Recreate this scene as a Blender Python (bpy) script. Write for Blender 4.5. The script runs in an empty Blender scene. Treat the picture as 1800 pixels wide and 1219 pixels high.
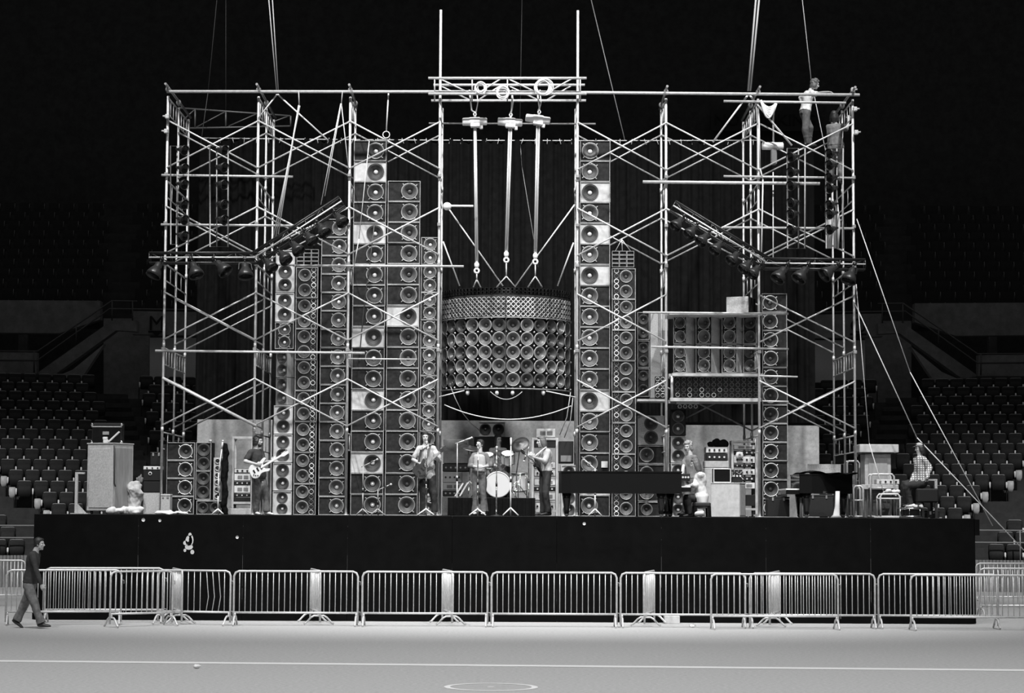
import bpy, math, random
from mathutils import Vector, Matrix, Quaternion
C = bpy.context.scene.collection
RND = random.Random(11)
PI = math.pi
# ---------------------------------------------------------------- camera
FPX = 3700.0                      # focal length in pixels of the 1800 x 1219 frame
EYE = Vector((0, 0, 2.25))
TILT = math.atan((903 - 609.5) / FPX)
ROLL = math.radians(.28)
fw = Vector((0, math.cos(TILT), math.sin(TILT)))
_u0 = Vector((0, -math.sin(TILT), math.cos(TILT)))
rt = Vector((1, 0, 0)) * math.cos(ROLL) + _u0 * math.sin(ROLL)
up = _u0 * math.cos(ROLL) - Vector((1, 0, 0)) * math.sin(ROLL)
cam = bpy.data.cameras.new('camera'); cam.sensor_width = 36; cam.lens = FPX / 1800 * 36
cam.clip_start = .5; cam.clip_end = 300
co = bpy.data.objects.new('camera', cam); C.objects.link(co)
co.matrix_world = Matrix((( rt.x, up.x, -fw.x, EYE.x), (rt.y, up.y, -fw.y, EYE.y), (rt.z, up.z, -fw.z, EYE.z), (0, 0, 0, 1)))
bpy.context.scene.camera = co

def P(px, py, Y):
    """the point at distance Y seen at a pixel of the survey photograph"""
    d = fw + rt * ((px - 900) / FPX) + up * ((609.5 - py) / FPX)
    t = Y / d.y
    return Vector((d.x * t, Y, EYE.z + d.z * t))
def px_of(p):
    d = Vector(p) - EYE; w = d.dot(fw)
    return 900 + FPX * d.dot(rt) / w, 609.5 - FPX * d.dot(up) / w
# ---------------------------------------------------------------- light and exposure
sc = bpy.context.scene
sc.view_settings.view_transform = 'Standard'; sc.view_settings.look = 'None'
sc.view_settings.exposure = 0.0; sc.view_settings.gamma = 1.0; sc.view_settings.use_curve_mapping = False
wd = bpy.data.worlds.new('arena_gloom'); sc.world = wd; wd.use_nodes = True
wd.node_tree.nodes['Background'].inputs[0].default_value = (1, 1, 1, 1)
wd.node_tree.nodes['Background'].inputs[1].default_value = .012
def spot(loc, aim, watt, size, blend, rad):
    L = bpy.data.lights.new('flood_and_fill', 'SPOT'); L.energy = watt; L.spot_size = math.radians(size); L.spot_blend = blend
    L.shadow_soft_size = rad
    o = bpy.data.objects.new('flood_and_fill', L); C.objects.link(o); o.location = loc
    o.rotation_euler = (Vector(aim) - Vector(loc)).to_track_quat('-Z', 'Y').to_euler()
    return o
# overhead arena floods out of frame, plus added low front fill and stand floods
for fx, fy, fz, ax, ay, az, wt, sz in (
        (-10, 33, 28, -5, 46.5, 6.5, 29000, 50), (10, 33, 28, 5, 46.5, 6.5, 29000, 50), (0, 6, 17, 0, 46, 4, 9000, 34),  # the low front lamp is an added fill that softens shadows
        (0, 33, 28, 0, 46.5, 6, 18000, 50), (-13, 24, 24, -12, 27, 0, 10800, 110), (0, 22, 24, 0, 25, 0, 10800, 110), (13, 24, 24, 12, 27, 0, 10800, 110),
        (-17, 36, 25, -16.5, 63, .5, 32000, 30), (17, 36, 25, 16.5, 63, .5, 32000, 30)):  # this pair is added to brighten the lower stand seats
    spot((fx, fy, fz), (ax, ay, az), wt, sz, .9, .45)

# added ambient fill: one unseen roof-wide area lamp stands in for bounced light
L = bpy.data.lights.new('ambient_fill', 'AREA'); L.shape = 'RECTANGLE'; L.size = 100; L.size_y = 80; L.energy = 3200
o = bpy.data.objects.new('ambient_fill', L); C.objects.link(o); o.location = (0, 46, 39.5)
# ---------------------------------------------------------------- materials
MT = {}
def mat(name, g, rough=.6, metal=0, var=.0, scale=20, bump=0, stretch=None, spec=.5):
    if name in MT: return MT[name]
    m = bpy.data.materials.new(name); m.use_nodes = True; nt = m.node_tree; b = nt.nodes['Principled BSDF']
    b.inputs['Base Color'].default_value = (g, g, g, 1); b.inputs['Roughness'].default_value = rough
    b.inputs['Metallic'].default_value = metal; b.inputs['Specular IOR Level'].default_value = spec
    if var or bump:
        tc = nt.nodes.new('ShaderNodeTexCoord'); nz = nt.nodes.new('ShaderNodeTexNoise'); nz.inputs['Scale'].default_value = scale
        nz.inputs['Detail'].default_value = 6; nz.inputs['Roughness'].default_value = .65
        src = tc.outputs['Object']
        if stretch:
            mp = nt.nodes.new('ShaderNodeMapping'); mp.inputs['Scale'].default_value = stretch; nt.links.new(src, mp.inputs[0]); src = mp.outputs[0]
        nt.links.new(src, nz.inputs['Vector'])
        if var:
            r = nt.nodes.new('ShaderNodeValToRGB'); r.color_ramp.elements[0].position = .3; r.color_ramp.elements[1].position = .7
            a, c = max(g * (1 - var), 0), min(g * (1 + var), 1)
            r.color_ramp.elements[0].color = (a, a, a, 1); r.color_ramp.elements[1].color = (c, c, c, 1)
            nt.links.new(nz.outputs['Fac'], r.inputs[0]); nt.links.new(r.outputs[0], b.inputs['Base Color'])
        if bump:
            bp = nt.nodes.new('ShaderNodeBump'); bp.inputs['Strength'].default_value = bump; bp.inputs['Distance'].default_value = .02
            nt.links.new(nz.outputs['Fac'], bp.inputs['Height']); nt.links.new(bp.outputs[0], b.inputs['Normal'])
    MT[name] = m
    return m
def emit(name, g, s):
    m = bpy.data.materials.new(name); m.use_nodes = True; b = m.node_tree.nodes['Principled BSDF']
    b.inputs['Base Color'].default_value = (g, g, g, 1); b.inputs['Emission Color'].default_value = (1, 1, 1, 1); b.inputs['Emission Strength'].default_value = s
    MT[name] = m; return m
mat('floor', .39, .8, 0, .34, 34, .15, (.5, 1.6, 1)); mat('floor_paint', .78, .6)
mat('stage_skirt', .0035, .85, 0, .3, 3, spec=.05); mat('stage_deck', .03, .8, 0, .3, 4, spec=.2)
mat('galv', .62, .42, .35, .18, 14); mat('galv_dimmed', .42, .45, .35, .25, 14); mat('galv_dark', .30, .5, .4, .3, 10); mat('alu', .75, .3, .7, .1, 20)
mat('black_paint', .022, .5, 0, .2, 20); mat('black_metal', .035, .38, .5, .2, 20); mat('black_cloth', .008, .95, 0, .3, 6, spec=.05)
mat('tolex', .012, .7, 0, .35, 60, .1, spec=.3); mat('baffle_dark', .017, .75, 0, .5, 14, .1, spec=.25); mat('trim', .33, .5, .1, .35, 25)
mat('white_baffle', .50, .6, 0, .18, 8); mat('raw_wood', .30, .65, 0, .4, 5, 0, (1, 1, .15)); mat('light_wood', .42, .6, 0, .22, 9)
mat('board', .40, .8, 0, .22, 12); mat('chip', .42, .8, 0, .3, 40)
mat('ring', .42, .4, .4, .2, 10); mat('ring_bright', .80, .35, .3, .1, 10); mat('ring_dark', .10, .45, .2)
mat('cone', .055, .42, 0, .25, 8, spec=.4); mat('cone_gray', .10, .4, 0, .25, 8, spec=.5); mat('cap_alu', .85, .28, .35); mat('cap_dark', .06, .35, 0)
mat('concrete', .20, .85, 0, .28, 3, .1); mat('concrete_pale', .40, .85, 0, .2, 4); mat('concrete_dark', .045, .9, 0, .3, 3)
mat('seat', .026, .7, 0, .2, 9, spec=.2); mat('seat_edge_lit', .30, .5); mat('vest_pattern', .25, .85, 0, .95, 13); mat('seat_arm_glint', .85, .4); mat('seat_end', .60, .5, 0, .15, 12); mat('seat_dimmed', .012, .7); mat('seat_arm_dimmed', .15, .5)
mat('rail', .40, .4, .4); mat('rail_dark', .10, .5, .3); mat('hoist', .82, .45, 0, .05, 20); mat('chain', .62, .35, .5); mat('rope', .62, .8, 0, .2, 90); mat('cable', .05, .6); mat('cable_pale', .35, .6)
mat('skin', .46, .5, 0, .06, 20); mat('hair_dark', .018, .5, 0, .5, 60, .3); mat('hair_mid', .10, .55, 0, .5, 60, .3); mat('hair_fair', .28, .6, 0, .4, 60, .3); mat('eye', .02, .2); mat('lip', .22, .4)
mat('paper', .9, .7); mat('white_cloth', .62, .85, 0, .06, 8, .15); mat('pale_shirt', .44, .85, 0, .1, 10, .2); mat('dark_shirt', .030, .85, 0, .3, 12, .2); mat('grey_shirt', .16, .85, 0, .25, 12, .2)
mat('denim', .10, .85, 0, .35, 12, .2); mat('dark_trousers', .022, .85, 0, .3, 12, .2); mat('mid_trousers', .15, .85, 0, .4, 12, .25); mat('shoe', .03, .5); mat('pale_shoe', .55, .5)
mat('gloss_black', .010, .12, 0, spec=.6); mat('ivory', .85, .3); mat('drum_head', .62, .5); mat('chrome', .8, .15, 1); mat('cymbal', .10, .5, .85, .2, 30)
mat('panel_white', .62, .5, 0, .08, 20); mat('panel_black', .015, .35); mat('meter', .20, .3); mat('plastic_white', .60, .4)
mat('guitar_white', .74, .25); mat('sunburst', .045, .25, 0, .5, 4); mat('wood_neck', .28, .4); mat('sign_board', .022, .8); mat('sign_letter', .006, .8); mat('glass_dark', .01, .06)
mat('dasher', .22, .7, 0, .2, 4); mat('plaid', .5, .85)
def plaid():
    m = MT['plaid']; nt = m.node_tree; b = nt.nodes['Principled BSDF']; tc = nt.nodes.new('ShaderNodeTexCoord'); ck = []
    for ax in ('X', 'Z'):
        w = nt.nodes.new('ShaderNodeTexWave'); w.bands_direction = ax; w.inputs['Scale'].default_value = 6.5; nt.links.new(tc.outputs['Object'], w.inputs[0]); ck.append(w)
    a = nt.nodes.new('ShaderNodeMath'); a.operation = 'MINIMUM'; nt.links.new(ck[0].outputs['Fac'], a.inputs[0]); nt.links.new(ck[1].outputs['Fac'], a.inputs[1])
    r = nt.nodes.new('ShaderNodeValToRGB'); r.color_ramp.elements[0].color = (.14, .14, .14, 1); r.color_ramp.elements[1].color = (.75, .75, .75, 1); r.color_ramp.elements[0].position = .12; r.color_ramp.elements[1].position = .42
    nt.links.new(a.outputs[0], r.inputs[0]); nt.links.new(r.outputs[0], b.inputs['Base Color'])
plaid()

# ---------------------------------------------------------------- mesh helpers
class MB:
    def __init__(s): s.v, s.f, s.m, s.s, s.mi = [], [], [], [], 0
    def add(s, vs, fs, smooth=False, M=None):
        o = len(s.v)
        s.v += [M @ Vector(p) for p in vs] if M is not None else [Vector(p) for p in vs]
        s.f += [tuple(i + o for i in f) for f in fs]; s.m += [s.mi] * len(fs); s.s += [smooth] * len(fs)
        return s
    def box(s, x0, x1, y0, y1, z0, z1, c=0, M=None):
        if c <= 0:
            vs = [(x, y, z) for x in (x0, x1) for y in (y0, y1) for z in (z0, z1)]
            return s.add(vs, [(0, 1, 3, 2), (4, 6, 7, 5), (0, 4, 5, 1), (2, 3, 7, 6), (0, 2, 6, 4), (1, 5, 7, 3)], False, M)
        vs = []; idx = {}
        for i, x in enumerate((x0, x1)):
            for j, y in enumerate((y0, y1)):
                for k, z in enumerate((z0, z1)):
                    a, b_, d = (1 - 2 * i) * c, (1 - 2 * j) * c, (1 - 2 * k) * c
                    for ax, p in enumerate(((x, y + b_, z + d), (x + a, y, z + d), (x + a, y + b_, z))):
                        idx[i, j, k, ax] = len(vs); vs.append(p)
        I = idx; fs = []
        for i in (0, 1):
            q = [I[i, 0, 0, 0], I[i, 0, 1, 0], I[i, 1, 1, 0], I[i, 1, 0, 0]]; fs.append(tuple(q if i == 0 else q[::-1]))
            q = [I[0, i, 0, 1], I[1, i, 0, 1], I[1, i, 1, 1], I[0, i, 1, 1]]; fs.append(tuple(q if i == 0 else q[::-1]))
            q = [I[0, 0, i, 2], I[0, 1, i, 2], I[1, 1, i, 2], I[1, 0, i, 2]]; fs.append(tuple(q if i == 0 else q[::-1]))
        for a in (0, 1):
            for b_ in (0, 1):
                fs.append((I[a, b_, 0, 0], I[a, b_, 1, 0], I[a, b_, 1, 1], I[a, b_, 0, 1]))
                fs.append((I[a, 0, b_, 0], I[a, 1, b_, 0], I[a, 1, b_, 2], I[a, 0, b_, 2]))
                fs.append((I[0, a, b_, 1], I[1, a, b_, 1], I[1, a, b_, 2], I[0, a, b_, 2]))
        for i in (0, 1):
            for j in (0, 1):
                for k in (0, 1): fs.append((I[i, j, k, 0], I[i, j, k, 1], I[i, j, k, 2]))
        return s.add(vs, fs, False, M)
    def bar(s, a, b, w, h, c=0):
        """a square bar from a to b, w wide and h tall"""
        a, b = Vector(a), Vector(b); d = (b - a); L = d.length
        M = Matrix.Translation(a) @ d.to_track_quat('Y', 'Z').to_matrix().to_4x4()
        return s.box(-w / 2, w / 2, 0, L, -h / 2, h / 2, c, M)
    def tube(s, pts, r, n=8, cap=True, closed=False):
        pts = [Vector(p) for p in pts]; k = len(pts)
        rs = r if isinstance(r, (list, tuple)) else [r] * k
        rings = []; N = None
        for i in range(k):
            if closed: t = (pts[(i + 1) % k] - pts[i - 1]).normalized()
            else: t = (pts[min(i + 1, k - 1)] - pts[max(i - 1, 0)]).normalized()
            if N is None: N = t.orthogonal().normalized()
            else:
                N = N - t * N.dot(t)
                N = N.normalized() if N.length > 1e-6 else t.orthogonal().normalized()
            B = t.cross(N)
            rings.append([pts[i] + N * (rs[i] * math.cos(2 * PI * j / n)) + B * (rs[i] * math.sin(2 * PI * j / n)) for j in range(n)])
        vs = [p for q in rings for p in q]; fs = []
        for i in range(k if closed else k - 1):
            i2 = (i + 1) % k
            for j in range(n): fs.append((i * n + j, i * n + (j + 1) % n, i2 * n + (j + 1) % n, i2 * n + j))
        s.add(vs, fs, True)
        if cap and not closed:
            o = len(s.v) - len(vs)
            s.f += [tuple(o + j for j in range(n))[::-1], tuple(o + (k - 1) * n + j for j in range(n))]; s.m += [s.mi] * 2; s.s += [False] * 2
        return s
    def lathe(s, prof, n=24, M=None, sm=True):
        vs = [(r * math.cos(2 * PI * j / n), r * math.sin(2 * PI * j / n), h) for r, h in prof for j in range(n)]
        fs = [(i * n + j, i * n + (j + 1) % n, (i + 1) * n + (j + 1) % n, (i + 1) * n + j) for i in range(len(prof) - 1) for j in range(n)]
        return s.add(vs, fs, sm, M)
    def ell(s, c, rad, M=None, nu=14, nv=9):
        c = Vector(c); vs = []
        for i in range(nv + 1):
            t = PI * i / nv
            for j in range(nu):
                p = Vector((rad[0] * math.sin(t) * math.cos(2 * PI * j / nu), rad[1] * math.sin(t) * math.sin(2 * PI * j / nu), rad[2] * math.cos(t)))
                vs.append(c + (M @ p if M is not None else p))
        fs = [(i * nu + j, (i + 1) * nu + j, (i + 1) * nu + (j + 1) % nu, i * nu + (j + 1) % nu) for i in range(nv) for j in range(nu)]
        return s.add(vs, fs, True)
    def loft(s, secs, n=14):
        """secs: (centre, half-axis vector, half-axis vector)"""
        vs = []
        for c, a, b in secs:
            c, a, b = Vector(c), Vector(a), Vector(b)
            vs += [c + a * math.cos(2 * PI * j / n) + b * math.sin(2 * PI * j / n) for j in range(n)]
        k = len(secs)
        fs = [(i * n + j, i * n + (j + 1) % n, (i + 1) * n + (j + 1) % n, (i + 1) * n + j) for i in range(k - 1) for j in range(n)]
        fs += [tuple(range(n))[::-1], tuple((k - 1) * n + j for j in range(n))]
        return s.add(vs, fs, True)
    def prism(s, poly, d0, d1, axis='y', M=None):
        """a polygon in (x, z) pushed along y from d0 to d1 (or in (x, y) pushed along z)"""
        n = len(poly)
        mk = (lambda p, d: (p[0], d, p[1])) if axis == 'y' else (lambda p, d: (p[0], p[1], d))
        vs = [mk(p, d0) for p in poly] + [mk(p, d1) for p in poly]
        fs = [tuple(range(n)), tuple(range(n, 2 * n))[::-1]] + [(i, n + i, n + (i + 1) % n, (i + 1) % n) for i in range(n)]
        return s.add(vs, fs, False, M)
    def mesh(s, name, mats, org=None):
        me = bpy.data.meshes.new(name)
        me.from_pydata([tuple(p - org) if org is not None else tuple(p) for p in s.v], [], s.f)
        for m in (mats if isinstance(mats, (list, tuple)) else [mats]): me.materials.append(MT[m] if isinstance(m, str) else m)
        me.polygons.foreach_set('material_index', s.m); me.polygons.foreach_set('use_smooth', s.s)
        return me
    def build(s, name, mats, parent=None, base=None):
        """world-coordinate mesh; under a parent it takes the parent's origin, else its origin is base"""
        org = ORG.get(parent.name, Vector((0, 0, 0))) if parent is not None else (Vector(base) if base is not None else None)
        if org is None:
            lo = [min(p[i] for p in s.v) for i in range(3)]; hi = [max(p[i] for p in s.v) for i in range(3)]
            org = Vector(((lo[0] + hi[0]) / 2, (lo[1] + hi[1]) / 2, lo[2]))
        o = bpy.data.objects.new(name, s.mesh(name, mats, org)); C.objects.link(o)
        if parent is not None: o.parent = parent
        else: o.location = org
        ORG[o.name] = org
        return o
ORG = {}
def tag(o, label, cat, group=None):
    o['label'] = label; o['category'] = cat
    if group: o['group'] = group
    return o
LAB = {}
def thing(name, label, cat, loc=(0, 0, 0), rotz=0, group=None, local=False):
    o = bpy.data.objects.new(name, None); C.objects.link(o); o.location = loc; o.rotation_euler = (0, 0, rotz); o.empty_display_size = .1
    ORG[o.name] = Vector((0, 0, 0)) if local else Vector(loc)
    return tag(o, label, cat, group)
def inst(name, me, parent, loc=(0, 0, 0), rot=(0, 0, 0), sc_=1):
    o = bpy.data.objects.new(name, me); C.objects.link(o); o.parent = parent; o.location = loc; o.rotation_euler = rot
    o.scale = (sc_, sc_, sc_) if not isinstance(sc_, (tuple, list)) else sc_
    ORG[o.name] = ORG.get(parent.name, Vector()) if parent else Vector()
    return o
def struct(o): o['kind'] = 'structure'; return o
ORD = 'first second third fourth fifth sixth seventh eighth ninth tenth eleventh twelfth thirteenth fourteenth fifteenth sixteenth seventeenth eighteenth nineteenth twentieth twenty-first twenty-second twenty-third twenty-fourth twenty-fifth twenty-sixth twenty-seventh twenty-eighth twenty-ninth thirtieth'.split()
def rank(i, n, first, last):
    return first if i == 0 else last if i == n - 1 else None
def bake(o):
    """the evaluated mesh of a loose object, worked out in a scratch scene"""
    sn = bpy.data.scenes.new('scratch'); sn.collection.objects.link(o); vl = sn.view_layers[0]; vl.update()
    me = bpy.data.meshes.new_from_object(o.evaluated_get(vl.depsgraph)); sn.collection.objects.unlink(o); bpy.data.scenes.remove(sn)
    return me
def lettering(name, text, size, m, parent, loc=(0, 0, 0)):
    tx = bpy.data.curves.new(name, 'FONT'); tx.body = text; tx.align_x = 'CENTER'; tx.align_y = 'CENTER'; tx.size = size; tx.extrude = .02
    o = bpy.data.objects.new(name, tx); me = bake(o); bpy.data.objects.remove(o); me.materials.clear(); me.materials.append(MT[m])
    o = bpy.data.objects.new(name, me); C.objects.link(o); o.parent = parent; o.rotation_euler = (PI / 2, 0, 0); o.location = loc
    return o
YS = 44.0                                      # the stage front
ZS = 2.19                                      # the stage deck
def arc(a, b, sag, n=14):
    a, b = Vector(a), Vector(b)
    return [a.lerp(b, i / n) - Vector((0, 0, sag * 4 * (i / n) * (1 - i / n))) for i in range(n + 1)]
# ================================================================ the setting
b = MB(); b.box(-45, 45, 2, 63, -.3, 0); struct(b.build('floor', 'floor', base=(0, 30, 0)))
# painted lines of the court
def ground(px, py):
    d = fw + rt * ((px - 900) / FPX) + up * ((609.5 - py) / FPX); t = -EYE.z / d.z
    return EYE + d * t
b = MB(); a0, a1 = ground(-900, 1154.7), ground(2700, 1187.3); wv = Vector((0, .17, 0))
b.add([a0 - wv + Vector((0, 0, .003)), a1 - wv + Vector((0, 0, .003)), a1 + wv + Vector((0, 0, .003)), a0 + wv + Vector((0, 0, .003))], [(0, 1, 2, 3)])
struct(b.build('floor_line', 'floor_paint'))
b = MB(); cc = ground(863, 1208.5); n = 64
vs = [(cc.x + r * math.cos(2 * PI * j / n), cc.y + r * math.sin(2 * PI * j / n), .003) for r in (.61, .53) for j in range(n)]
b.add(vs, [(j, (j + 1) % n, n + (j + 1) % n, n + j) for j in range(n)])
vs = [(cc.x + .05 * math.cos(2 * PI * j / 12), cc.y + .05 * math.sin(2 * PI * j / 12), .003) for j in range(12)]
b.add(vs, [tuple(range(12))])
struct(b.build('floor_line', 'floor_paint'))
# hall shell, far and black
b = MB(); b.box(-60, 60, 96, 96.4, 0, 40); struct(b.build('wall_back', 'concrete_dark'))
b = MB(); b.box(-60.4, -60, 2, 96, 0, 40); struct(b.build('wall_left', 'concrete_dark'))
b = MB(); b.box(60, 60.4, 2, 96, 0, 40); struct(b.build('wall_right', 'concrete_dark'))
b = MB(); b.box(-60, 60, 2, 96.4, 40, 40.4); struct(b.build('ceiling', 'concrete_dark'))
# ---- stage
sx0, sx1 = P(60, 905, YS).x, P(1714, 915, YS).x
st = thing('stage', 'long black box stage carrying the speaker wall and band', 'stage', ((sx0 + sx1) / 2, YS, 0))
b = MB(); b.box(sx0, sx1, YS + .02, 53.2, ZS - .06, ZS); b.build('deck', 'stage_deck', st)
b = MB()
for i in range(9):
    xa, xb = sx0 + (sx1 - sx0) * i / 9, sx0 + (sx1 - sx0) * (i + 1) / 9
    b.box(xa + .004, xb - .004, YS, YS + .02, .01, ZS - .005)
b.box(sx0, sx0 + .02, YS + .02, 53.2, .01, ZS - .06); b.box(sx1 - .02, sx1, YS + .02, 53.2, .01, ZS - .06)
b.build('skirt', 'stage_skirt', st)
b = MB(); b.box(sx1 - .02, sx1 + .08, YS - .05, YS + .3, ZS - .35, ZS - .02); b.build('corner_bracket', 'stage_skirt', st)
for px, py, nm, r in ((252, 914.5, 'left of two white discs near the left edge of the stage', .038), (281, 915.5, 'right of two white discs near the left edge of the stage', .032), (417, 945, 'lone small white disc low on the stage front', .034), (1027, 921, 'white disc under the piano on the stage front edge', .034)):
    b = MB(); p = P(px, py, YS - .003); b.lathe([(0, 0), (r, 0), (r, .006)], 16, Matrix.Translation(p) @ Matrix.Rotation(PI / 2, 4, 'X'))
    tag(b.build('round_sticker', 'white_baffle'), nm, 'sticker')
b = MB()
for (px, py, rx, rz) in ((334, 941, 3, 4), (332, 951, 6, 9), (336, 950, 4, 9), (326, 955, 4, 4), (332, 962, 7, 5), (325, 968, 2.4, 3), (338, 971, 3.4, 4)):
    p = P(px, py, YS - .004); k = YS / FPX
    b.add([(p.x + rx * k * math.cos(2 * PI * j / 14), p.y, p.z + rz * k * math.sin(2 * PI * j / 14)) for j in range(14)], [tuple(range(14))])
b.mi = 1; p = P(332, 955, YS - .007); b.add([(p.x + .03 * math.cos(2 * PI * j / 10), p.y, p.z + .03 * math.sin(2 * PI * j / 10)) for j in range(10)], [tuple(range(10))])
tag(b.build('paint_splash', ['white_baffle', 'stage_skirt']), 'white flower-like paint splash on the black stage front', 'paint mark')
# ---- black drape behind the band and the grey wall under it
YC = 51.75
b = MB(); x0, x1 = P(346, 500, YC).x, P(1432, 500, YC).x; zt, zb = P(890, 246, YC).z, P(890, 741, YC).z
n = 420; vs = []
for i in range(n + 1):
    x = x0 + (x1 - x0) * i / n; y = YC + .07 * math.sin(i * .83) + .04 * math.sin(i * .31 + 1) + .03 * math.sin(i * 1.71)
    vs += [(x, y + .03 * math.sin(i * .2), zb), (x, y, (zb + zt) / 2), (x, YC + (y - YC) * .5, zt)]
b.add(vs, [f for i in range(n) for f in ((3 * i, 3 * i + 3, 3 * i + 4, 3 * i + 1), (3 * i + 1, 3 * i + 4, 3 * i + 5, 3 * i + 2))], True)
tag(b.build('drape', 'black_cloth'), 'tall black pleated drape hanging behind the speaker wall', 'curtain')
b = MB(); a, c = P(355, 243, YC - .01), P(1335, 247, YC - .01); b.tube(arc(a, c, .03, 10), .016, 6)
b2 = MB()
for i in range(46):
    q = a.lerp(c, (i + .5) / 46); q.z -= .03; b2.tube([q + Vector((0, 0, .05)), q + Vector((RND.uniform(-.05, .05), -.02, -.09))], .010, 5)
t = thing('drape_line', 'thin pipe with cloth ties along the top of the drape', 'pipe', a); b.build('pipe', 'galv', t); b2.build('ties', 'rope', t)['kind'] = 'stuff'
for (a, c, zt_, zb_) in ((346, 478, 738, 908), (770, 1010, 740, 908), (1140, 1440, 748, 908)):
    b = MB(); Y = 51.35; b.box(P(a, 800, Y).x, P(c, 800, Y).x, Y, Y + .1, ZS, P((a + c) / 2, zt_, Y).z)
    struct(b.build('partition', 'board'))
# ---- stands: stepped terraces left and right, mirrored about the stage axis
XM = P(892, 700, 66).x
def side_pt(sd, x, y, z): return Vector((XM + sd * x, y, z))
PHI = math.radians(14)
U = Vector((math.cos(PHI), -math.sin(PHI), 0)); V = Vector((math.sin(PHI), math.cos(PHI), 0))     # outward along a row / up the rake
ROW0 = Vector((14.0, 66.0, 0)); RUN, RISE, ZT0 = .80, .363, 2.48
def row_z(i): return ZT0 + RISE * i                                                              # top of a seat back in row i
def edge_out(y): return 76 - (890 - y) * 1.04                                                    # photo lines that bound the seating blocks
def edge_in(y): return 179 + (y - 679) * .26
def edge_b(y): return 239 + (y - 679) * .265
sb = MB()      # one seat, standing on z = 0, facing -y
SEAT_EDGE = 1
sb.loft([((0, .045, .42), (.235, 0, 0), (0, .03, 0)), ((0, .06, .60), (.245, 0, 0), (0, .028, 0)), ((0, .085, .80), (.24, 0, 0), (0, .025, 0)), ((0, .095, .85), (.21, 0, 0), (0, .02, 0))], 12)
sb.loft([((0, -.06, .36), (.21, 0, 0), (0, .04, 0)), ((0, -.075, .55), (.225, 0, 0), (0, .035, 0)), ((0, -.06, .74), (.20, 0, 0), (0, .025, 0))], 12)
sb.mi = 1; sb.tube([(-.20, .085, .845), (-.15, .083, .862), (.15, .083, .862), (.20, .085, .845)], .013, 6)  # pale top tube: the lit edge is put into colour and shape
seat_me = sb.mesh('arena_seat', ['seat', 'seat_edge_lit'])
am = MB(); am.mi = 1; am.box(.245, .275, -.06, .09, 0, .56, .006); am.mi = 0
am.loft([((.26, .08, .60), (.018, 0, 0), (0, 0, .012)), ((.26, -.12, .615), (.024, 0, 0), (0, 0, .014)), ((.26, -.22, .605), (.026, 0, 0), (0, .012, .016)), ((.26, -.245, .55), (.027, 0, 0), (0, .014, 0)), ((.26, -.235, .45), (.022, 0, 0), (0, .012, 0)), ((.26, -.20, .41), (.012, 0, 0), (0, .008, 0))], 10)
arm_me = am.mesh('armrest', ['seat_arm_glint', 'seat'])  # bright arm tips: their glints are put into the pale colour
en = MB(); en.loft([((.375, -.16, .30), (.07, 0, 0), (0, .03, 0)), ((.385, -.20, .42), (.10, 0, 0), (0, .045, 0)), ((.385, -.21, .58), (.105, 0, 0), (0, .05, 0)), ((.38, -.16, .645), (.10, 0, 0), (0, .06, 0)), ((.38, -.12, .66), (.08, 0, 0), (0, .05, 0))], 14); en.mi = 1; en.box(.30, .335, -.2, .05, 0, .55, .006)
end_me = en.mesh('end_panel', ['seat_end', 'seat'])
SEATN = 0
def put_seat(sd, p, label, group, rot, end=0):
    o = bpy.data.objects.new('arena_seat', seat_me); C.objects.link(o); o.location = p; o.rotation_euler = (0, 0, rot); tag(o, label, 'seat', group)
    inst('armrest', arm_me, o, (0, 0, 0) if sd > 0 else (-.52, 0, 0))
    if end:
        e = inst('end_panel', end_me, o, (0, 0, 0), (0, 0, 0), (1 if end > 0 else -1, 1, 1))
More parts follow.
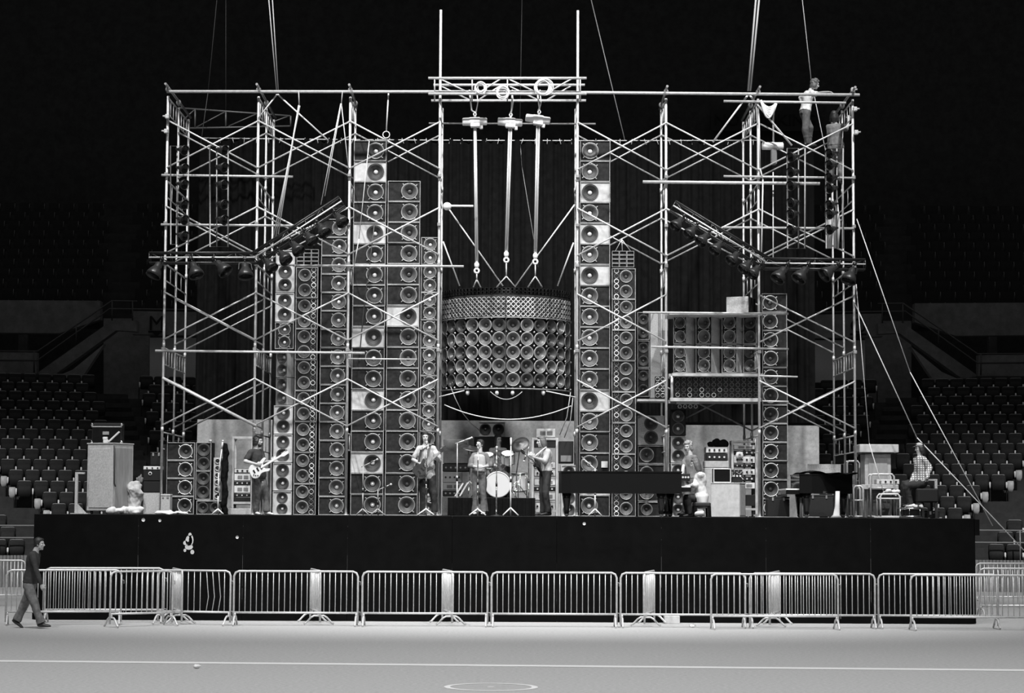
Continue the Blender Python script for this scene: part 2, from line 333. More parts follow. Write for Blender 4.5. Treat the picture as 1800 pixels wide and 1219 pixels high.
for sd in (-1, 1):
    sn = 'left' if sd < 0 else 'right'
    ter = MB(); rowsB = []
    for i in range(-3, 14):
        c = ROW0 + V * (RUN * i); zf = row_z(i) - .86
        q = [c + U * -12 + V * -.35, c + U * 26 + V * -.35, c + U * 26 + V * (RUN - .35), c + U * -12 + V * (RUN - .35)]
        lo, hi = (zf - RISE, zf) if i > -3 else (0, zf)
        vs = [side_pt(sd, p.x, p.y, h) for h in (lo, hi) for p in q]
        ter.add(vs, [(0, 1, 5, 4), (4, 5, 6, 7), (1, 2, 6, 5), (3, 0, 4, 7), (2, 3, 7, 6)])
        blocks = {'outer': [], 'inner': [], 'front': []}
        for k in range(-40, 60):
            w = c + U * (.52 * k + .26 * (i % 2)); p = side_pt(sd, w.x, w.y, zf)
            tx, ty = px_of(p + Vector((0, 0, .85)))
            tx2 = tx if sd < 0 else 2 * 892 - tx; ty2 = ty if sd < 0 else ty - 4.5
            if tx2 < -22: continue
            if i <= -1:
                if tx2 < 52 + (i + 3) * -14: blocks['front'].append((tx2, p))
            if i >= -1 and edge_out(ty2) + 12 < tx2 < edge_in(ty2) - 12: blocks['outer'].append((tx2, p))
            if edge_b(ty2) + 13 < tx2 < 352 and i >= 0: blocks['inner'].append((tx2, p))
        for bn, L in blocks.items():
            L.sort(key=lambda t: t[0] if bn != 'outer' else t[0])
            for j, (tx, p) in enumerate(L):
                rown = ORD[i + 3]
                where = {'outer': 'outer', 'inner': 'inner', 'front': 'corner'}[bn]
                lab = f'dark tip-up arena seat, {ORD[j]} from the outer end of row {rown}, {where} block, {sn} stand'
                end = 0
                if bn == 'outer' and j == 0 and tx > 6: end = -1 if sd < 0 else 1
                rz = (-PHI if sd > 0 else PHI)
                put_seat(sd, p, lab, f'{where} block seats of the {sn} stand', rz, end)
                SEATN += 1
    # aisle steps between the blocks
    stp = MB()
    for i in range(-3, 14):
        for h in (0, 1):
            c = ROW0 + V * (RUN * (i + .5 * h) - .35); zf = row_z(i) - .86 + RISE * (.5 * h) - RISE * .5
            pxl, pyl = px_of(side_pt(sd, c.x, c.y, zf))
            if pyl > 900: continue
            for e0, e1 in ((edge_in(pyl - 40), edge_b(pyl - 40)),):
                Yr = c.y + 1.2
                xa = abs(P(e0 + 4, pyl, Yr).x - XM) if sd < 0 else abs(P(2 * 892 - e0 - 4, pyl, Yr).x - XM); xb = abs(P(e1 - 4, pyl, Yr).x - XM) if sd < 0 else abs(P(2 * 892 - e1 + 4, pyl, Yr).x - XM)
                ua, ub = (xa - c.x) / U.x, (xb - c.x) / U.x
                q = [c + U * ub, c + U * ua, c + U * ua + V * .4, c + U * ub + V * .4]
                vs = [side_pt(sd, p.x, p.y, hh) for hh in (zf, zf + RISE * .5 + .002) for p in q]
                stp.add(vs, [(0, 1, 5, 4), (4, 5, 6, 7), (1, 2, 6, 5), (3, 0, 4, 7), (2, 3, 7, 6)])
    struct(ter.build('floor_terrace', 'concrete_dark'))
    struct(stp.build('floor_aisle', 'concrete_dark'))
    # dasher wall and rail at the foot of the stand
    b = MB(); c0 = ROW0 + V * (RUN * -3 - .75); pa, pb = c0 + U * -10, c0 + U * 24
    A, B_ = side_pt(sd, pa.x, pa.y, 0), side_pt(sd, pb.x, pb.y, 0)
    n = 340; d = (B_ - A) / n; nv = Vector((0, -1, 0))
    for k in range(n):
        q = A + d * k; b.bar(q + d * .08 + Vector((0, 0, .47)), q + d * .92 + Vector((0, 0, .47)), .06 if k % 2 else .09, .94)
    struct(b.build('wall_dasher', 'dasher'))
    rl = thing('guard_rail', f'thin two-bar guard rail on the low wall of the {sn} stand', 'railing', (A + B_) / 2)
    b = MB()
    for z in (1.82, 1.46): b.tube([A + Vector((0, 0, z)), B_ + Vector((0, 0, z))], .02, 6)
    b.build('rail', 'rail', rl)
    for k in range(0, 18):
        q = A.lerp(B_, k / 17); b = MB(); b.tube([q + Vector((0, 0, .94)), q + Vector((0, 0, 1.82))], .02, 6); b.build('post', 'rail', rl)
# ---- mezzanine: fascia, parapet, stairs, section boards, upper seats
for sd in (-1, 1):
    sn = 'left' if sd < 0 else 'right'
    def q(px, py, Y): return P(px, py, Y) if sd < 0 else P(2 * 892 - px, py + 4.5, Y)
    def slab(name, pts, Y, dp, m, structure=True):
        b = MB(); w = [q(x, y, Y) for x, y in pts]; b.prism([(p.x, p.z) for p in w], Y, Y + dp); o = b.build(name, m)
        return struct(o) if structure else o
    slab('wall_fascia', ((-160, 527), (176, 529), (176, 562), (105, 586), (-160, 584)), 80, .5, 'concrete')
    slab('wall_parapet', ((-160, 617), (64, 620), (64, 657), (-160, 657)), 77, .4, 'concrete')
    slab('trim_stair', ((64, 657), (196, 564), (240, 564), (240, 583), (204, 581), (92, 662)), 77.2, .5, 'concrete')
    slab('wall_section', ((232, 547), (360, 549), (360, 590), (232, 588)), 78, .5, 'concrete')
    slab('wall_tunnel', ((100, 662), (128, 650), (183, 605), (150, 655), (140, 668)), 78.5, .4, 'concrete_pale')
    slab('wall_vomitory', ((182, 560), (262, 560), (262, 706), (182, 706)), 80, .3, 'concrete')
    slab('wall_doorway', ((263, 594), (352, 594), (352, 668), (263, 668)), 78.6, .3, 'panel_white')  # grey wall given white: the lamplight on it is put into colour
    slab('ceiling_soffit', ((-160, 657), (96, 657), (96, 664), (-160, 664)), 79, .4, 'concrete_dark')
    b = MB(); p = q(38, 655, 82); b.box(p.x - .16, p.x + .16, 82, 82.3, p.z, q(38, 588, 82).z); struct(b.build('pillar', 'concrete_pale'))
    hr = thing('stair_rail', f'thin dark handrail along the {sn} mezzanine stairs', 'railing', q(150, 600, 77))
    for pts in (((-160, 617), (66, 618), (197, 529), (241, 530)), ((-160, 632), (66, 634), (193, 543), (352, 545))):
        b = MB(); b.tube([q(x, y, 77) for x, y in pts], .03, 6); b.build('rail', 'rail_dark', hr)
    for (x, ya, yb) in ((60, 617, 655), (134, 572, 600), (197, 529, 564), (233, 530, 564)):
        b = MB(); b.tube([q(x, ya, 77), q(x, yb, 77)], .03, 6); b.build('post', 'rail_dark', hr)
    sg = thing('section_sign', f'black letter {"M" if sd < 0 else "O"} on the concrete beside the {sn} stair landing', 'sign', q(275, 570, 77.9))
    lettering('letter', 'M' if sd < 0 else 'O', .78, 'sign_letter', sg)
    b = MB(); p = q(275, 583, 77.9); b.box(p.x - .3, p.x + .3, 77.86, 77.98, p.z - .04, p.z + .02); b.prism([(p.x - .14, p.z - .04), (p.x + .14, p.z - .04), (p.x, p.z - .2)], 77.86, 77.98); b.build('arrow', 'sign_letter', sg)
    # upper deck: too far and dark to tell apart, one mass of seats
    us = MB(); ua = []
    for r in range(11):
        Y = 80.95 + .85 * r; z = q(100, 524, 80.6).z - .62 + .50 * r
        for k in range(34):
            x = P(-20 + 26 * k + (8 * (r % 3)), 500, Y).x
            tx_ = -20 + 26 * k
            if 172 < tx_ < 226 or tx_ > 345: continue
            xx = x if sd < 0 else 2 * P(892, 500, Y).x - x
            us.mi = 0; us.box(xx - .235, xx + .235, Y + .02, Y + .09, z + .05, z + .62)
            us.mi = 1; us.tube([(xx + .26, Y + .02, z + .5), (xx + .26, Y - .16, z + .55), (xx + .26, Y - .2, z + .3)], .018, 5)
    o = us.build('arena_seats', ['seat_dimmed', 'seat_arm_dimmed']); o['kind'] = 'stuff'; tag(o, f'dark rows of upper deck seats in the {sn} gloom', 'seats')  # darker seat and arm copies: the deck's dim light is put into colour
    ut = MB()
    for r in range(11):
        Y = 80.95 + .85 * r; z = q(100, 524, 80.6).z - .62 + .50 * r
        xa, xb = XM - sd * -24, XM + sd * 12
        ut.box(min(XM + sd * 11.2, XM + sd * 30), max(XM + sd * 11.2, XM + sd * 30), Y - .30, Y + .5, z - .5, z + .03)
    struct(ut.build('floor_upper', 'concrete_dark'))
# NO SMOKING board high on the back wall
Y = 95.5; p = P(1345, 212, Y); sg = thing('wall_sign', 'black lettered no smoking board high on the dark back wall', 'sign', p)
b = MB(); b.box(p.x - 2.5, p.x + 2.5, Y, Y + .08, p.z - .48, p.z + .48); b.build('panel', 'sign_board', sg)
lettering('lettering', 'NO SMOKING', .74, 'sign_letter', sg, (0, -.03, 0))
# ================================================================ loudspeakers
def woofer_mesh(ringm, conem, lugs=True):
    """unit radius driver facing -y"""
    b = MB(); M = Matrix.Rotation(PI / 2, 4, 'X')        # lathe axis z -> -y
    b.lathe([(.93, -.02), (1.0, -.02), (1.0, .09), (.955, .115), (.905, .10), (.895, .03)], 32, M)
    if lugs:
        for k in range(4):
            a = PI / 4 + k * PI / 2; b.bar((.93 * math.cos(a), -.06, .93 * math.sin(a)), (1.22 * math.cos(a), -.05, 1.22 * math.sin(a)), .12, .12, .02)
    b.mi = 1
    b.lathe([(.90, .03), (.86, .07), (.80, .07), (.76, .01), (.70, -.05), (.55, -.22), (.40, -.40), (.28, -.54), (0, -.58)], 32, M)
    return b.mesh('woofer', [ringm, conem])
def cap_mesh(m):
    b = MB(); b.lathe([(.29, -.53), (.275, -.42), (.21, -.34), (.10, -.295), (0.001, -.285)], 18, Matrix.Rotation(PI / 2, 4, 'X')); return b.mesh('dust_cap', m)
def tweeter_mesh(m, d='black_paint'):
    b = MB(); M = Matrix.Rotation(PI / 2, 4, 'X'); b.lathe([(.72, -.02), (1, -.02), (1, .12), (.82, .17), (.72, .1)], 18, M); b.mi = 1
    b.lathe([(.74, .1), (.5, -.12), (.3, -.18), (.28, .02), (.001, .08)], 16, M); return b.mesh('tweeter', [m, d])
W = {'std': woofer_mesh('ring', 'cone'), 'grey': woofer_mesh('ring', 'cone_gray'), 'bright': woofer_mesh('ring_bright', 'cone'), 'dark': woofer_mesh('ring_dark', 'cone', False), 'plain': woofer_mesh('ring', 'cone_gray', False)}
CAP = {'alu': cap_mesh('cap_alu'), 'dark': cap_mesh('cap_dark')}
TW = {'std': tweeter_mesh('ring'), 'bright': tweeter_mesh('ring_bright'), 'dark': tweeter_mesh('ring_dark')}
_cm = {}
def enclosure_mesh(w, h, d, m, trim):
    k = ('e', round(w, 3), round(h, 3), d, m, trim)
    if k not in _cm:
        b = MB(); e = .016; t = .012; x0, x1 = -w / 2, w / 2
        b.box(x0, x0 + t, .03, d, 0, h); b.box(x1 - t, x1, .03, d, 0, h); b.box(x0 + t, x1 - t, .03, d, 0, t); b.box(x0 + t, x1 - t, .03, d, h - t, h); b.box(x0 + t, x1 - t, d - t, d, t, h - t)
        b.mi = 1
        b.box(x0, x0 + e, 0, .03, 0, h, .003); b.box(x1 - e, x1, 0, .03, 0, h, .003); b.box(x0 + e, x1 - e, 0, .03, 0, e, .003); b.box(x0 + e, x1 - e, 0, .03, h - e, h, .003)
        _cm[k] = b.mesh('enclosure', [m, trim])
    return _cm[k]
def baffle_mesh(w, h, cells, m):
    """cells: (x0, x1, z0, z1, hole or None), hole = (cx, cz, r)"""
    k = ('b', round(w, 3), round(h, 3), tuple(tuple(c[:4]) + ((c[4],) if c[4] else ()) for c in cells), m)
    if k not in _cm:
        b = MB()
        for x0, x1, z0, z1, ho in cells:
            if not ho: b.add([(x0, .022, z0), (x1, .022, z0), (x1, .022, z1), (x0, .022, z1)], [(0, 1, 2, 3)]); continue
            cx, cz, r = ho
            an = sorted([2 * PI * j / 24 for j in range(24)] + [math.atan2(z - cz, x - cx) % (2 * PI) for x in (x0, x1) for z in (z0, z1)])
            vs = []
            for a in an:
                c, s = math.cos(a), math.sin(a)
                tt = min([((x1 if c > 0 else x0) - cx) / c if abs(c) > 1e-9 else 1e9, ((z1 if s > 0 else z0) - cz) / s if abs(s) > 1e-9 else 1e9])
                vs += [(cx + r * c, .022, cz + r * s), (cx + tt * c, .022, cz + tt * s)]
            n = len(an); b.add(vs, [(2 * j, 2 * ((j + 1) % n), 2 * ((j + 1) % n) + 1, 2 * j + 1)[::-1] for j in range(n)])
        _cm[k] = b.mesh('baffle', m)
    return _cm[k]
def cabinet(loc, w, h, d, label, group=None, kind='bass_r', pale=False, ring='std', cap='alu', rotz=0, enc='tolex', trim='trim', name='speaker_cabinet', wl=None, twn=6):
    t = thing(name, label, 'speaker', loc, rotz, group, local=True)
    inst('enclosure', enclosure_mesh(w, h, d, enc, trim), t)
    bm_ = ('white_baffle' if pale is True else pale) if pale else 'baffle_dark'
    e = .014; X0, X1, Z0, Z1 = -w / 2 + e, w / 2 - e, e, h - e
    ws, tw = [], []
    if kind in ('bass_r', 'bass_l'):
        r = min(h * .405, .24); cx = (.165 if kind == 'bass_r' else -.165) * w
        xs = cx - h * .5 if kind == 'bass_r' else cx + h * .5
        if kind == 'bass_r': cells = [(X0, xs, Z0, Z1, None), (xs, X1, Z0, Z1, (cx, h / 2, r * .9))]
        else: cells = [(X0, xs, Z0, Z1, (cx, h / 2, r * .9)), (xs, X1, Z0, Z1, None)]
        ws = [(cx, h / 2, r)]
    elif kind == 'single':
        r = min(w, h) * .42; cells = [(X0, X1, Z0, Z1, (0, h / 2, r * .9))]; ws = [(0, h / 2, r)]
    elif kind[:5] == 'twin_' or kind == 'twin':                                  # two drivers one over the other
        n = 2; r = min(h * .235, w * .42); cells = [(X0, X1, Z0, h / 2, (0, h * .26, r * .9)), (X0, X1, h / 2, Z1, (0, h * .74, r * .9))]; ws = [(0, h * .26, r), (0, h * .74, r)]
    elif kind == 'triple':
        r = h * .15; cells = []
        for k in range(3): cells.append((X0, X1, Z0 + (Z1 - Z0) * k / 3, Z0 + (Z1 - Z0) * (k + 1) / 3, (0, h * (.17 + .33 * k), r * .9))); ws.append((0, h * (.17 + .33 * k), r))
    elif kind in ('pair_tl', 'pair_tr'):                                          # two drivers and a strip of tweeters
        r = h * .208; sx = 1 if kind == 'pair_tl' else -1; cx = .10 * w * sx; tx = -.30 * w * sx; xs = -.185 * w * sx
        a0, a1 = (X0, xs) if sx > 0 else (xs, X1); b0, b1 = (xs, X1) if sx > 0 else (X0, xs)
        cells = [(b0, b1, Z0, h / 2, (cx, h * .255, r * .9)), (b0, b1, h / 2, Z1, (cx, h * .745, r * .9)), (a0, a1, Z0, Z1, None)]
        ws = [(cx, h * .255, r), (cx, h * .745, r)]; tw = [(tx, h * (.085 + .166 * k), h * .083) for k in range(twn)]
    elif kind == 'wide_pair':
        r = h * .40; cells = [(X0, 0, Z0, Z1, (-w * .245, h / 2, r * .9)), (0, X1, Z0, Z1, (w * .245, h / 2, r * .9))]; ws = [(-w * .245, h / 2, r), (w * .245, h / 2, r)]
    inst('baffle', baffle_mesh(w, h, cells, bm_), t)
    for cx, cz, r in ws:
        q = inst('woofer', W[ring], t, (cx, .02, cz), (0, RND.uniform(-.1, .1), 0), r)
        inst('dust_cap', CAP[cap], q)
    for cx, cz, r in tw:
        inst('tweeter', TW['bright' if RND.random() < .35 else 'std' if RND.random() < .6 else 'dark'], t, (cx, .02, cz), (0, 0, 0), r)
    return t
YW = 46.75        # front of the speaker wall
def column(px0, px1, pyt, n, where, group, kind, Y=YW, pales=(), d=.55, noun='bass speaker cabinet', adj='black', skip=(), ptag=None, z0=None, **kw):
    pm = 900
    zt = P((px0 + px1) / 2, pyt, Y).z; zb = ZS if z0 is None else P((px0 + px1) / 2, z0, Y).z
    xa, xb = P(px0, 720, Y).x, P(px1, 720, Y).x; h = (zt - zb) / n; w = xb - xa - .008
    for i in range(n):
        if i in skip: continue
        white = i in pales
        side = rank(i, n, 'topmost', 'lowest') or f'{ORD[i]} from the top'
        lab = f'{"white-fronted" if white else adj} {noun}, {side} {where}'
        if ptag and i in ptag: lab = ptag[i]
        k2 = dict(kw)
        if white: k2['ring'] = 'dark'
        cabinet(((xa + xb) / 2 + RND.uniform(-.004, .004), Y + RND.uniform(-.012, .012), zt - h * (i + 1) + .001), w, h - .003, d, lab, group, kind, pale=white, **k2)
# left wing, outermost to innermost
column(481, 515, 713, 4, 'of the white stack behind the guitarist', 'white vocal stack', 'twin', adj='white two-speaker', noun='cabinet', pales=(), z0=None, enc='light_wood', trim='light_wood', ring='dark') if False else None
def vocal_column():
    Y = YW; xa, xb = P(481, 720, Y).x, P(515, 720, Y).x; w = xb - xa - .01; cx = (xa + xb) / 2
    for i, (ya, yb, kind, pale, rz, lab) in enumerate((
            (440, 464, 'single', True, 0, 'small white one-speaker cabinet topping the pale stack beside the lamp truss'),
            (464, 514, 'twin', True, 0, 'white two-speaker cabinet, second from top of the pale stack'),
            (515, 566, 'twin', True, 0, 'white two-speaker cabinet, third from top of the pale stack'),
            (567, 614, 'twin', False, 0, 'only black two-speaker cabinet in the pale narrow stack'),
            (615, 663, 'twin', 'raw_wood', -.62, 'upper turned raw plywood cabinet in the pale narrow stack'),
            (664, 712, 'twin', 'raw_wood', -.62, 'lower turned raw plywood cabinet in the pale narrow stack'),
            (713, 763, 'twin', True, 0, 'white two-speaker cabinet, fourth from the deck behind the guitarist'),
            (764, 813, 'twin', True, 0, 'white two-speaker cabinet, third from the deck behind the guitarist'),
            (814, 863, 'twin', True, 0, 'white two-speaker cabinet, second from the deck behind the guitarist'),
            (864, 909, 'twin', True, 0, 'white two-speaker cabinet on the deck behind the guitarist'))):
        zt, zb = P(498, ya, Y).z, max(P(498, yb, Y).z, ZS)
        pp = bool(pale)
        cabinet((cx - (.06 if rz else 0), Y + (.10 if rz else 0), zb + .001), w * (.80 if rz else 1), zt - zb - .003, .45, lab, 'pale vocal stack', kind, pale=pale, ring='dark' if pp else 'std', enc='raw_wood' if rz else 'tolex' if not pp else 'white_baffle', trim='raw_wood' if rz else 'white_baffle' if pp else 'trim', rotz=rz)
vocal_column()
column(517, 557, 470, 8, 'of the left tweeter-strip column', 'left tweeter-strip cabinets', 'pair_tr', noun='two-woofer cabinet', cap='dark', ring='plain')
column(561, 609, 385, 16, 'of the column left of the tallest one', 'third left column', 'bass_r', ring='grey')
column(617, 675.5, 247, 18, 'of the tallest left column', 'tallest left column', 'bass_r', pales=(1, 4, 9, 12, 15), ring='std')
column(677.5, 736, 318, 16, 'of the wide left column beside the tallest', 'wide left column', 'bass_r', pales=(6,), ring='grey', cap='dark')
column(737.5, 770, 417, 10, 'of the narrow column left of the cluster', 'narrow inner left column', 'twin', noun='two-speaker cabinet', ring='grey')
# right wing
column(1018, 1072.5, 247, 18, 'of the tallest right column', 'tallest right column', 'bass_l', pales=(2, 4, 6, 12, 16), ring='grey')
column(1075, 1118, 472, 8, 'of the right tweeter-strip column', 'right tweeter-strip cabinets', 'pair_tl', noun='two-woofer cabinet', cap='dark', ring='plain')
column(1340, 1385, 516, 12, 'of the bright-ringed column by the right scaffold', 'outer right column', 'bass_l', ring='bright', cap='dark')
# low stacks far left
column(294, 344, 778, 4, 'of the low bright-ringed far left stack', 'low outer left stack', 'bass_r', ring='bright', cap='dark', Y=46.2)
column(345.5, 373, 778, 2, 'of the narrow pair beside the bright-ringed stack', 'low narrow left pair', 'twin', noun='two-speaker cabinet', ring='dark', cap='dark', Y=46.25, z0=879)
cabinet(P(367, 907, 46.25) * 1 + Vector((0, 0, ZS - P(367, 907, 46.25).z + .001)), P(390, 890, 46.25).x - P(345.5, 890, 46.25).x, P(367, 881, 46.25).z - ZS, .5, 'wide low black two-speaker cabinet on the deck under the narrow pair', None, 'wide_pair', ring='dark', cap='dark')
t = cabinet(Vector((P(380.5, 900, 46.3).x, 46.3, P(380, 879.5, 46.3).z + .002)), P(387, 890, 46.3).x - P(374, 890, 46.3).x, P(380, 805, 46.3).z - P(380, 880, 46.3).z, .3, 'tall light strip of six tweeters beside the narrow speaker pair', None, 'none', pale='chip', enc='light_wood', trim='light_wood') if False else None
def tweeter_strip(px0, px1, pya, pyb, Y, n, lab):
    xa, xb = P(px0, pyb, Y).x, P(px1, pyb, Y).x; za, zb = P(px0, pyb, Y).z, P(px0, pya, Y).z
    t = thing('tweeter_strip', lab, 'speaker', ((xa + xb) / 2, Y, za))
    b = MB(); b.box(xa, xb, Y, Y + .3, za, zb, .006); b.build('enclosure', 'chip', t)
    for k in range(n): inst('tweeter', TW['std'], t, (0.01, -.012, (zb - za) * (k + .5) / n), (0, 0, 0), min((zb - za) / n * .42, (xb - xa) * .4))
tweeter_strip(374.5, 387, 805, 879.5, 46.3, 6, 'tall light strip of six tweeters beside the narrow speaker pair')
# horn grids hung over the tweeter columns
def horn_grid(px0, px1, pya, pyb, Y, lab):
    xa, xb = P(px0, pyb, Y).x, P(px1, pyb, Y).x; za, zb = P(px0, pyb, Y).z, P(px0, pya, Y).z
    t = thing('horn_grid', lab, 'horn speaker', ((xa + xb) / 2, Y, za)); w, h = (xb - xa) / 3, (zb - za) / 4
    for i in range(3):
        for j in range(4):
            b = MB(); x, z = xa + w * (i + .5), za + h * (j + .5); e = .012
            b.box(x - w / 2 + .004, x - w / 2 + e, Y, Y + .2, z - h / 2 + .004, z + h / 2 - .004); b.box(x + w / 2 - e, x + w / 2 - .004, Y, Y + .2, z - h / 2 + .004, z + h / 2 - .004)
            b.box(x - w / 2 + e, x + w / 2 - e, Y, Y + .2, z + h / 2 - e, z + h / 2 - .004); b.box(x - w / 2 + e, x + w / 2 - e, Y, Y + .2, z - h / 2 + .004, z - h / 2 + e)
            b.mi = 1; b.box(x - w / 2 + e, x + w / 2 - e, Y + .1, Y + .2, z - h / 2 + e, z + h / 2 - e); b.build('horn_cell', ['trim', 'black_paint'], t)
    return t
horn_grid(521, 560, 438, 466, YW, 'small black horn grid on top of the left tweeter-strip column')
g = horn_grid(1075.5, 1115, 441, 470, YW, 'small black horn grid on top of the right tweeter-strip column')
b = MB(); p0 = P(1093, 421, YW + .05)
for x in (1082, 1094, 1108): b.tube([p0, P(x, 441, YW + .05)], .008, 5)
b.build('sling', 'rope', g)
# ---- hanging curved cluster
def cluster():
    Y0 = 46.45; Rr = 1.56; c = P(889, 600, Y0); cx, cy = c.x, Y0 + Rr
    z = lambda py: P(889, py, Y0).z
    t = thing('speaker_cluster', 'big curved cluster of round speakers hanging above the drums', 'speaker cluster', (cx, cy, z(683)))
    at = lambda a, r: Vector((cx + r * math.sin(a), cy - r * math.cos(a), 0))
    A = 1.26
    def band(z0, z1, r, m, name, thick=.03):
        b = MB(); n = 48
        for k in range(n):
            a0, a1 = -A + 2 * A * k / n, -A + 2 * A * (k + 1) / n
            vs = [at(a, rr) + Vector((0, 0, zz)) for rr in (r, r - thick) for zz in (z0, z1) for a in (a0, a1)]
            b.add(vs, [(0, 1, 3, 2), (5, 4, 6, 7), (2, 3, 7, 6), (1, 0, 4, 5)])
        return b.build(name, m, t)
    band(z(683), z(558), Rr - .15, 'black_paint', 'back_panel'); band(z(557), z(518), Rr - .01, 'black_paint', 'tweeter_panel'); band(z(516), z(506), Rr - .13, 'black_paint', 'horn_panel')
    for py in (683.5, 558): 
        b = MB(); b.tube([at(-A + 2 * A * k / 40, Rr) + Vector((0, 0, z(py))) for k in range(41)], .014, 6); b.build('hoop', 'galv_dark', t)
    b = MB()
    for s in (-1, 1):
        b.bar(at(s * A, Rr - .05) + Vector((0, 0, z(684))), at(s * A, Rr - .05) + Vector((0, 0, z(505))), .05, .05)
    b.bar(at(0, Rr + .02) + Vector((0, 0, z(684))), at(0, Rr + .02) + Vector((0, 0, z(520))), .018, .03); b.build('frame', 'black_metal', t)
    st_ = .2075; org = Vector((cx, cy, z(683)))
    for r_, py in enumerate((571, 595, 619, 643, 667)):
        for k in range(12):
            a = (k - 5.5) * st_ + .005; p = at(a, Rr - .045); p.z = z(py)
            v = 'std' if RND.random() < .55 else 'bright' if RND.random() < .35 else 'dark'
            q = inst('woofer', W[{'std': 'plain', 'bright': 'plain', 'dark': 'dark'}[v]], t, p - org, (0, 0, a), .152); inst('dust_cap', CAP['dark'], q)
            b = MB()
    clamps = MB()
    for py in (559, 583, 607, 631, 655, 680):
        for k in range(13):
            p = at((k - 6) * st_ + .005, Rr - .01); p.z = z(py); clamps.ell(p, (.022, .022, .022), None, 8, 5)
    clamps.build('bolts', 'alu', t)
    cnt = 0; rest = MB(); n = 34
    for r_, py in enumerate((526, 534.7, 543.4, 552)):
        for k in range(n):
            a = (k - (n - 1) / 2) * (2 * 1.17 / (n - 1)); p = at(a, Rr); p.z = z(py)
            if abs(k - (n - 1) / 2) < 12.6:
                inst('tweeter', TW['bright' if (.0 < a < .42) else 'std'], t, p - org, (0, 0, a), .053); cnt += 1
            else:
                M = Matrix.Translation(p) @ Matrix.Rotation(a, 4, 'Z') @ Matrix.Rotation(PI / 2, 4, 'X'); rest.lathe([(.7 * .053, -.001), (.053, -.001), (.053, .006), (.043, .009), (.038, .005), (.02, -.006), (0, .003)], 14, M)
    rest.build('tweeters', 'ring', t)['kind'] = 'stuff'
    for r_, py in enumerate((508, 514)):
        for k in range(40):
            a = (k - 19.5) * (2 * 1.2 / 39); p = at(a, Rr - .05); p.z = z(py); b = MB(); M = Matrix.Translation(p) @ Matrix.Rotation(a, 4, 'Z')
            b.box(-.036, -.028, -.05, .06, -.033, .033, 0, M); b.box(.028, .036, -.05, .06, -.033, .033, 0, M); b.box(-.028, .028, -.05, .06, .026, .033, 0, M); b.box(-.028, .028, .05, .06, -.033, .026, 0, M)
            b.build('horn', 'black_metal', t)
    return t
cluster()
for i, px in enumerate((822, 873.5, 901, 955)):
    xw = P(px, 690, 46.5).x - P(889, 690, 46.5).x; p = P(px, 691, 48.01 - math.sqrt(1.52 ** 2 - xw * xw)); b = MB()
    t = thing('hanging_lamp', ('first', 'second', 'third', 'fourth')[i] + ' from the left of the four small lamps under the hanging cluster', 'lamp', p)
    b.ell(p, (.042, .042, .055)); b.build('bulb', 'plastic_white', t); b = MB(); b.tube([p + Vector((0, 0, .04)), p + Vector((0, 0, .12))], .03, 8); b.build('socket', 'black_paint', t)
# ---- inner right: mixed cabinets beside and under the right platform
def cab_px(x0, x1, ya, yb, Y, lab, kind='single', rotz=0, d=.45, **kw):
    xa, xb = P(x0, yb, Y).x, P(x1, yb, Y).x; zb = max(P((x0 + x1) / 2, yb, Y).z, ZS); zt = P((x0 + x1) / 2, ya, Y).z
    return cabinet(((xa + xb) / 2, Y, zb + .001), xb - xa - .006, zt - zb - .003, d, lab, None, kind, rotz=rotz, **kw)
for i, (ya, yb) in enumerate(((549, 598), (599, 647), (648, 698))):
    cab_px(1120, 1142, ya, yb, 47.6, ('upper', 'middle', 'lower')[i] + ' dim black cabinet behind the tall plywood board', 'twin', ring='dark', cap='dark')
b = MB(); Y = 47.56; b.box(P(1143, 600, Y).x, P(1174, 600, Y).x, Y, Y + .5, P(1150, 700, Y).z, P(1150, 548, Y).z, .006)
tag(b.build('plywood_crate', 'chip'), 'tall pale plywood crate standing left of the four angled cabinets', 'crate')
cab_px(1121, 1168, 731, 783, 47.3, 'pale-fronted two-speaker cabinet above the piano lid', 'twin', pale='chip', ring='dark', cap='dark', trim='chip', enc='chip')
cab_px(1121, 1168, 784, 816, 47.25, 'black big-woofer cabinet under the pale-fronted one', 'bass_l', ring='plain', cap='dark')
cab_px(1121, 1168, 817, 848, 47.25, 'black cabinet half hidden behind the piano lid', 'bass_l', ring='plain', cap='dark')
cab_px(1121, 1168, 849, 882, 47.25, 'black cabinet seen under the grand piano, upper one', 'bass_l', ring='plain', cap='dark')
cab_px(1121, 1168, 883, 909, 47.25, 'black cabinet on the deck under the grand piano', 'bass_l', ring='plain', cap='dark')
for i, (ya, yb) in enumerate(((818, 862), (863, 909))):
    cab_px(986, 1014, ya, yb, 46.6, ('upper', 'lower')[i] + ' white two-speaker cabinet beside the bassist, behind the piano leg', 'twin', pale=True, ring='dark', trim='white_baffle')
for i, (ya, yb, pl) in enumerate(((720, 766, False), (767, 814, 'board'), (815, 861, 'board'), (862, 909, True))):
    cab_px(1179, 1206, ya, yb, 47.0, (('black', 'grey', 'grey', 'white')[i]) + ' two-speaker cabinet, ' + ('topmost', 'second', 'third', 'lowest')[i] + ' of the stack behind the pianist', 'twin', pale=pl, ring='dark', trim='tolex' if not pl else 'board')
cab_px(841, 888, 742, 768, 51.0, 'white wide two-speaker cabinet behind the drummer', 'wide_pair', pale=True, ring='dark', cap='dark', trim='white_baffle', enc='white_baffle', d=.3)
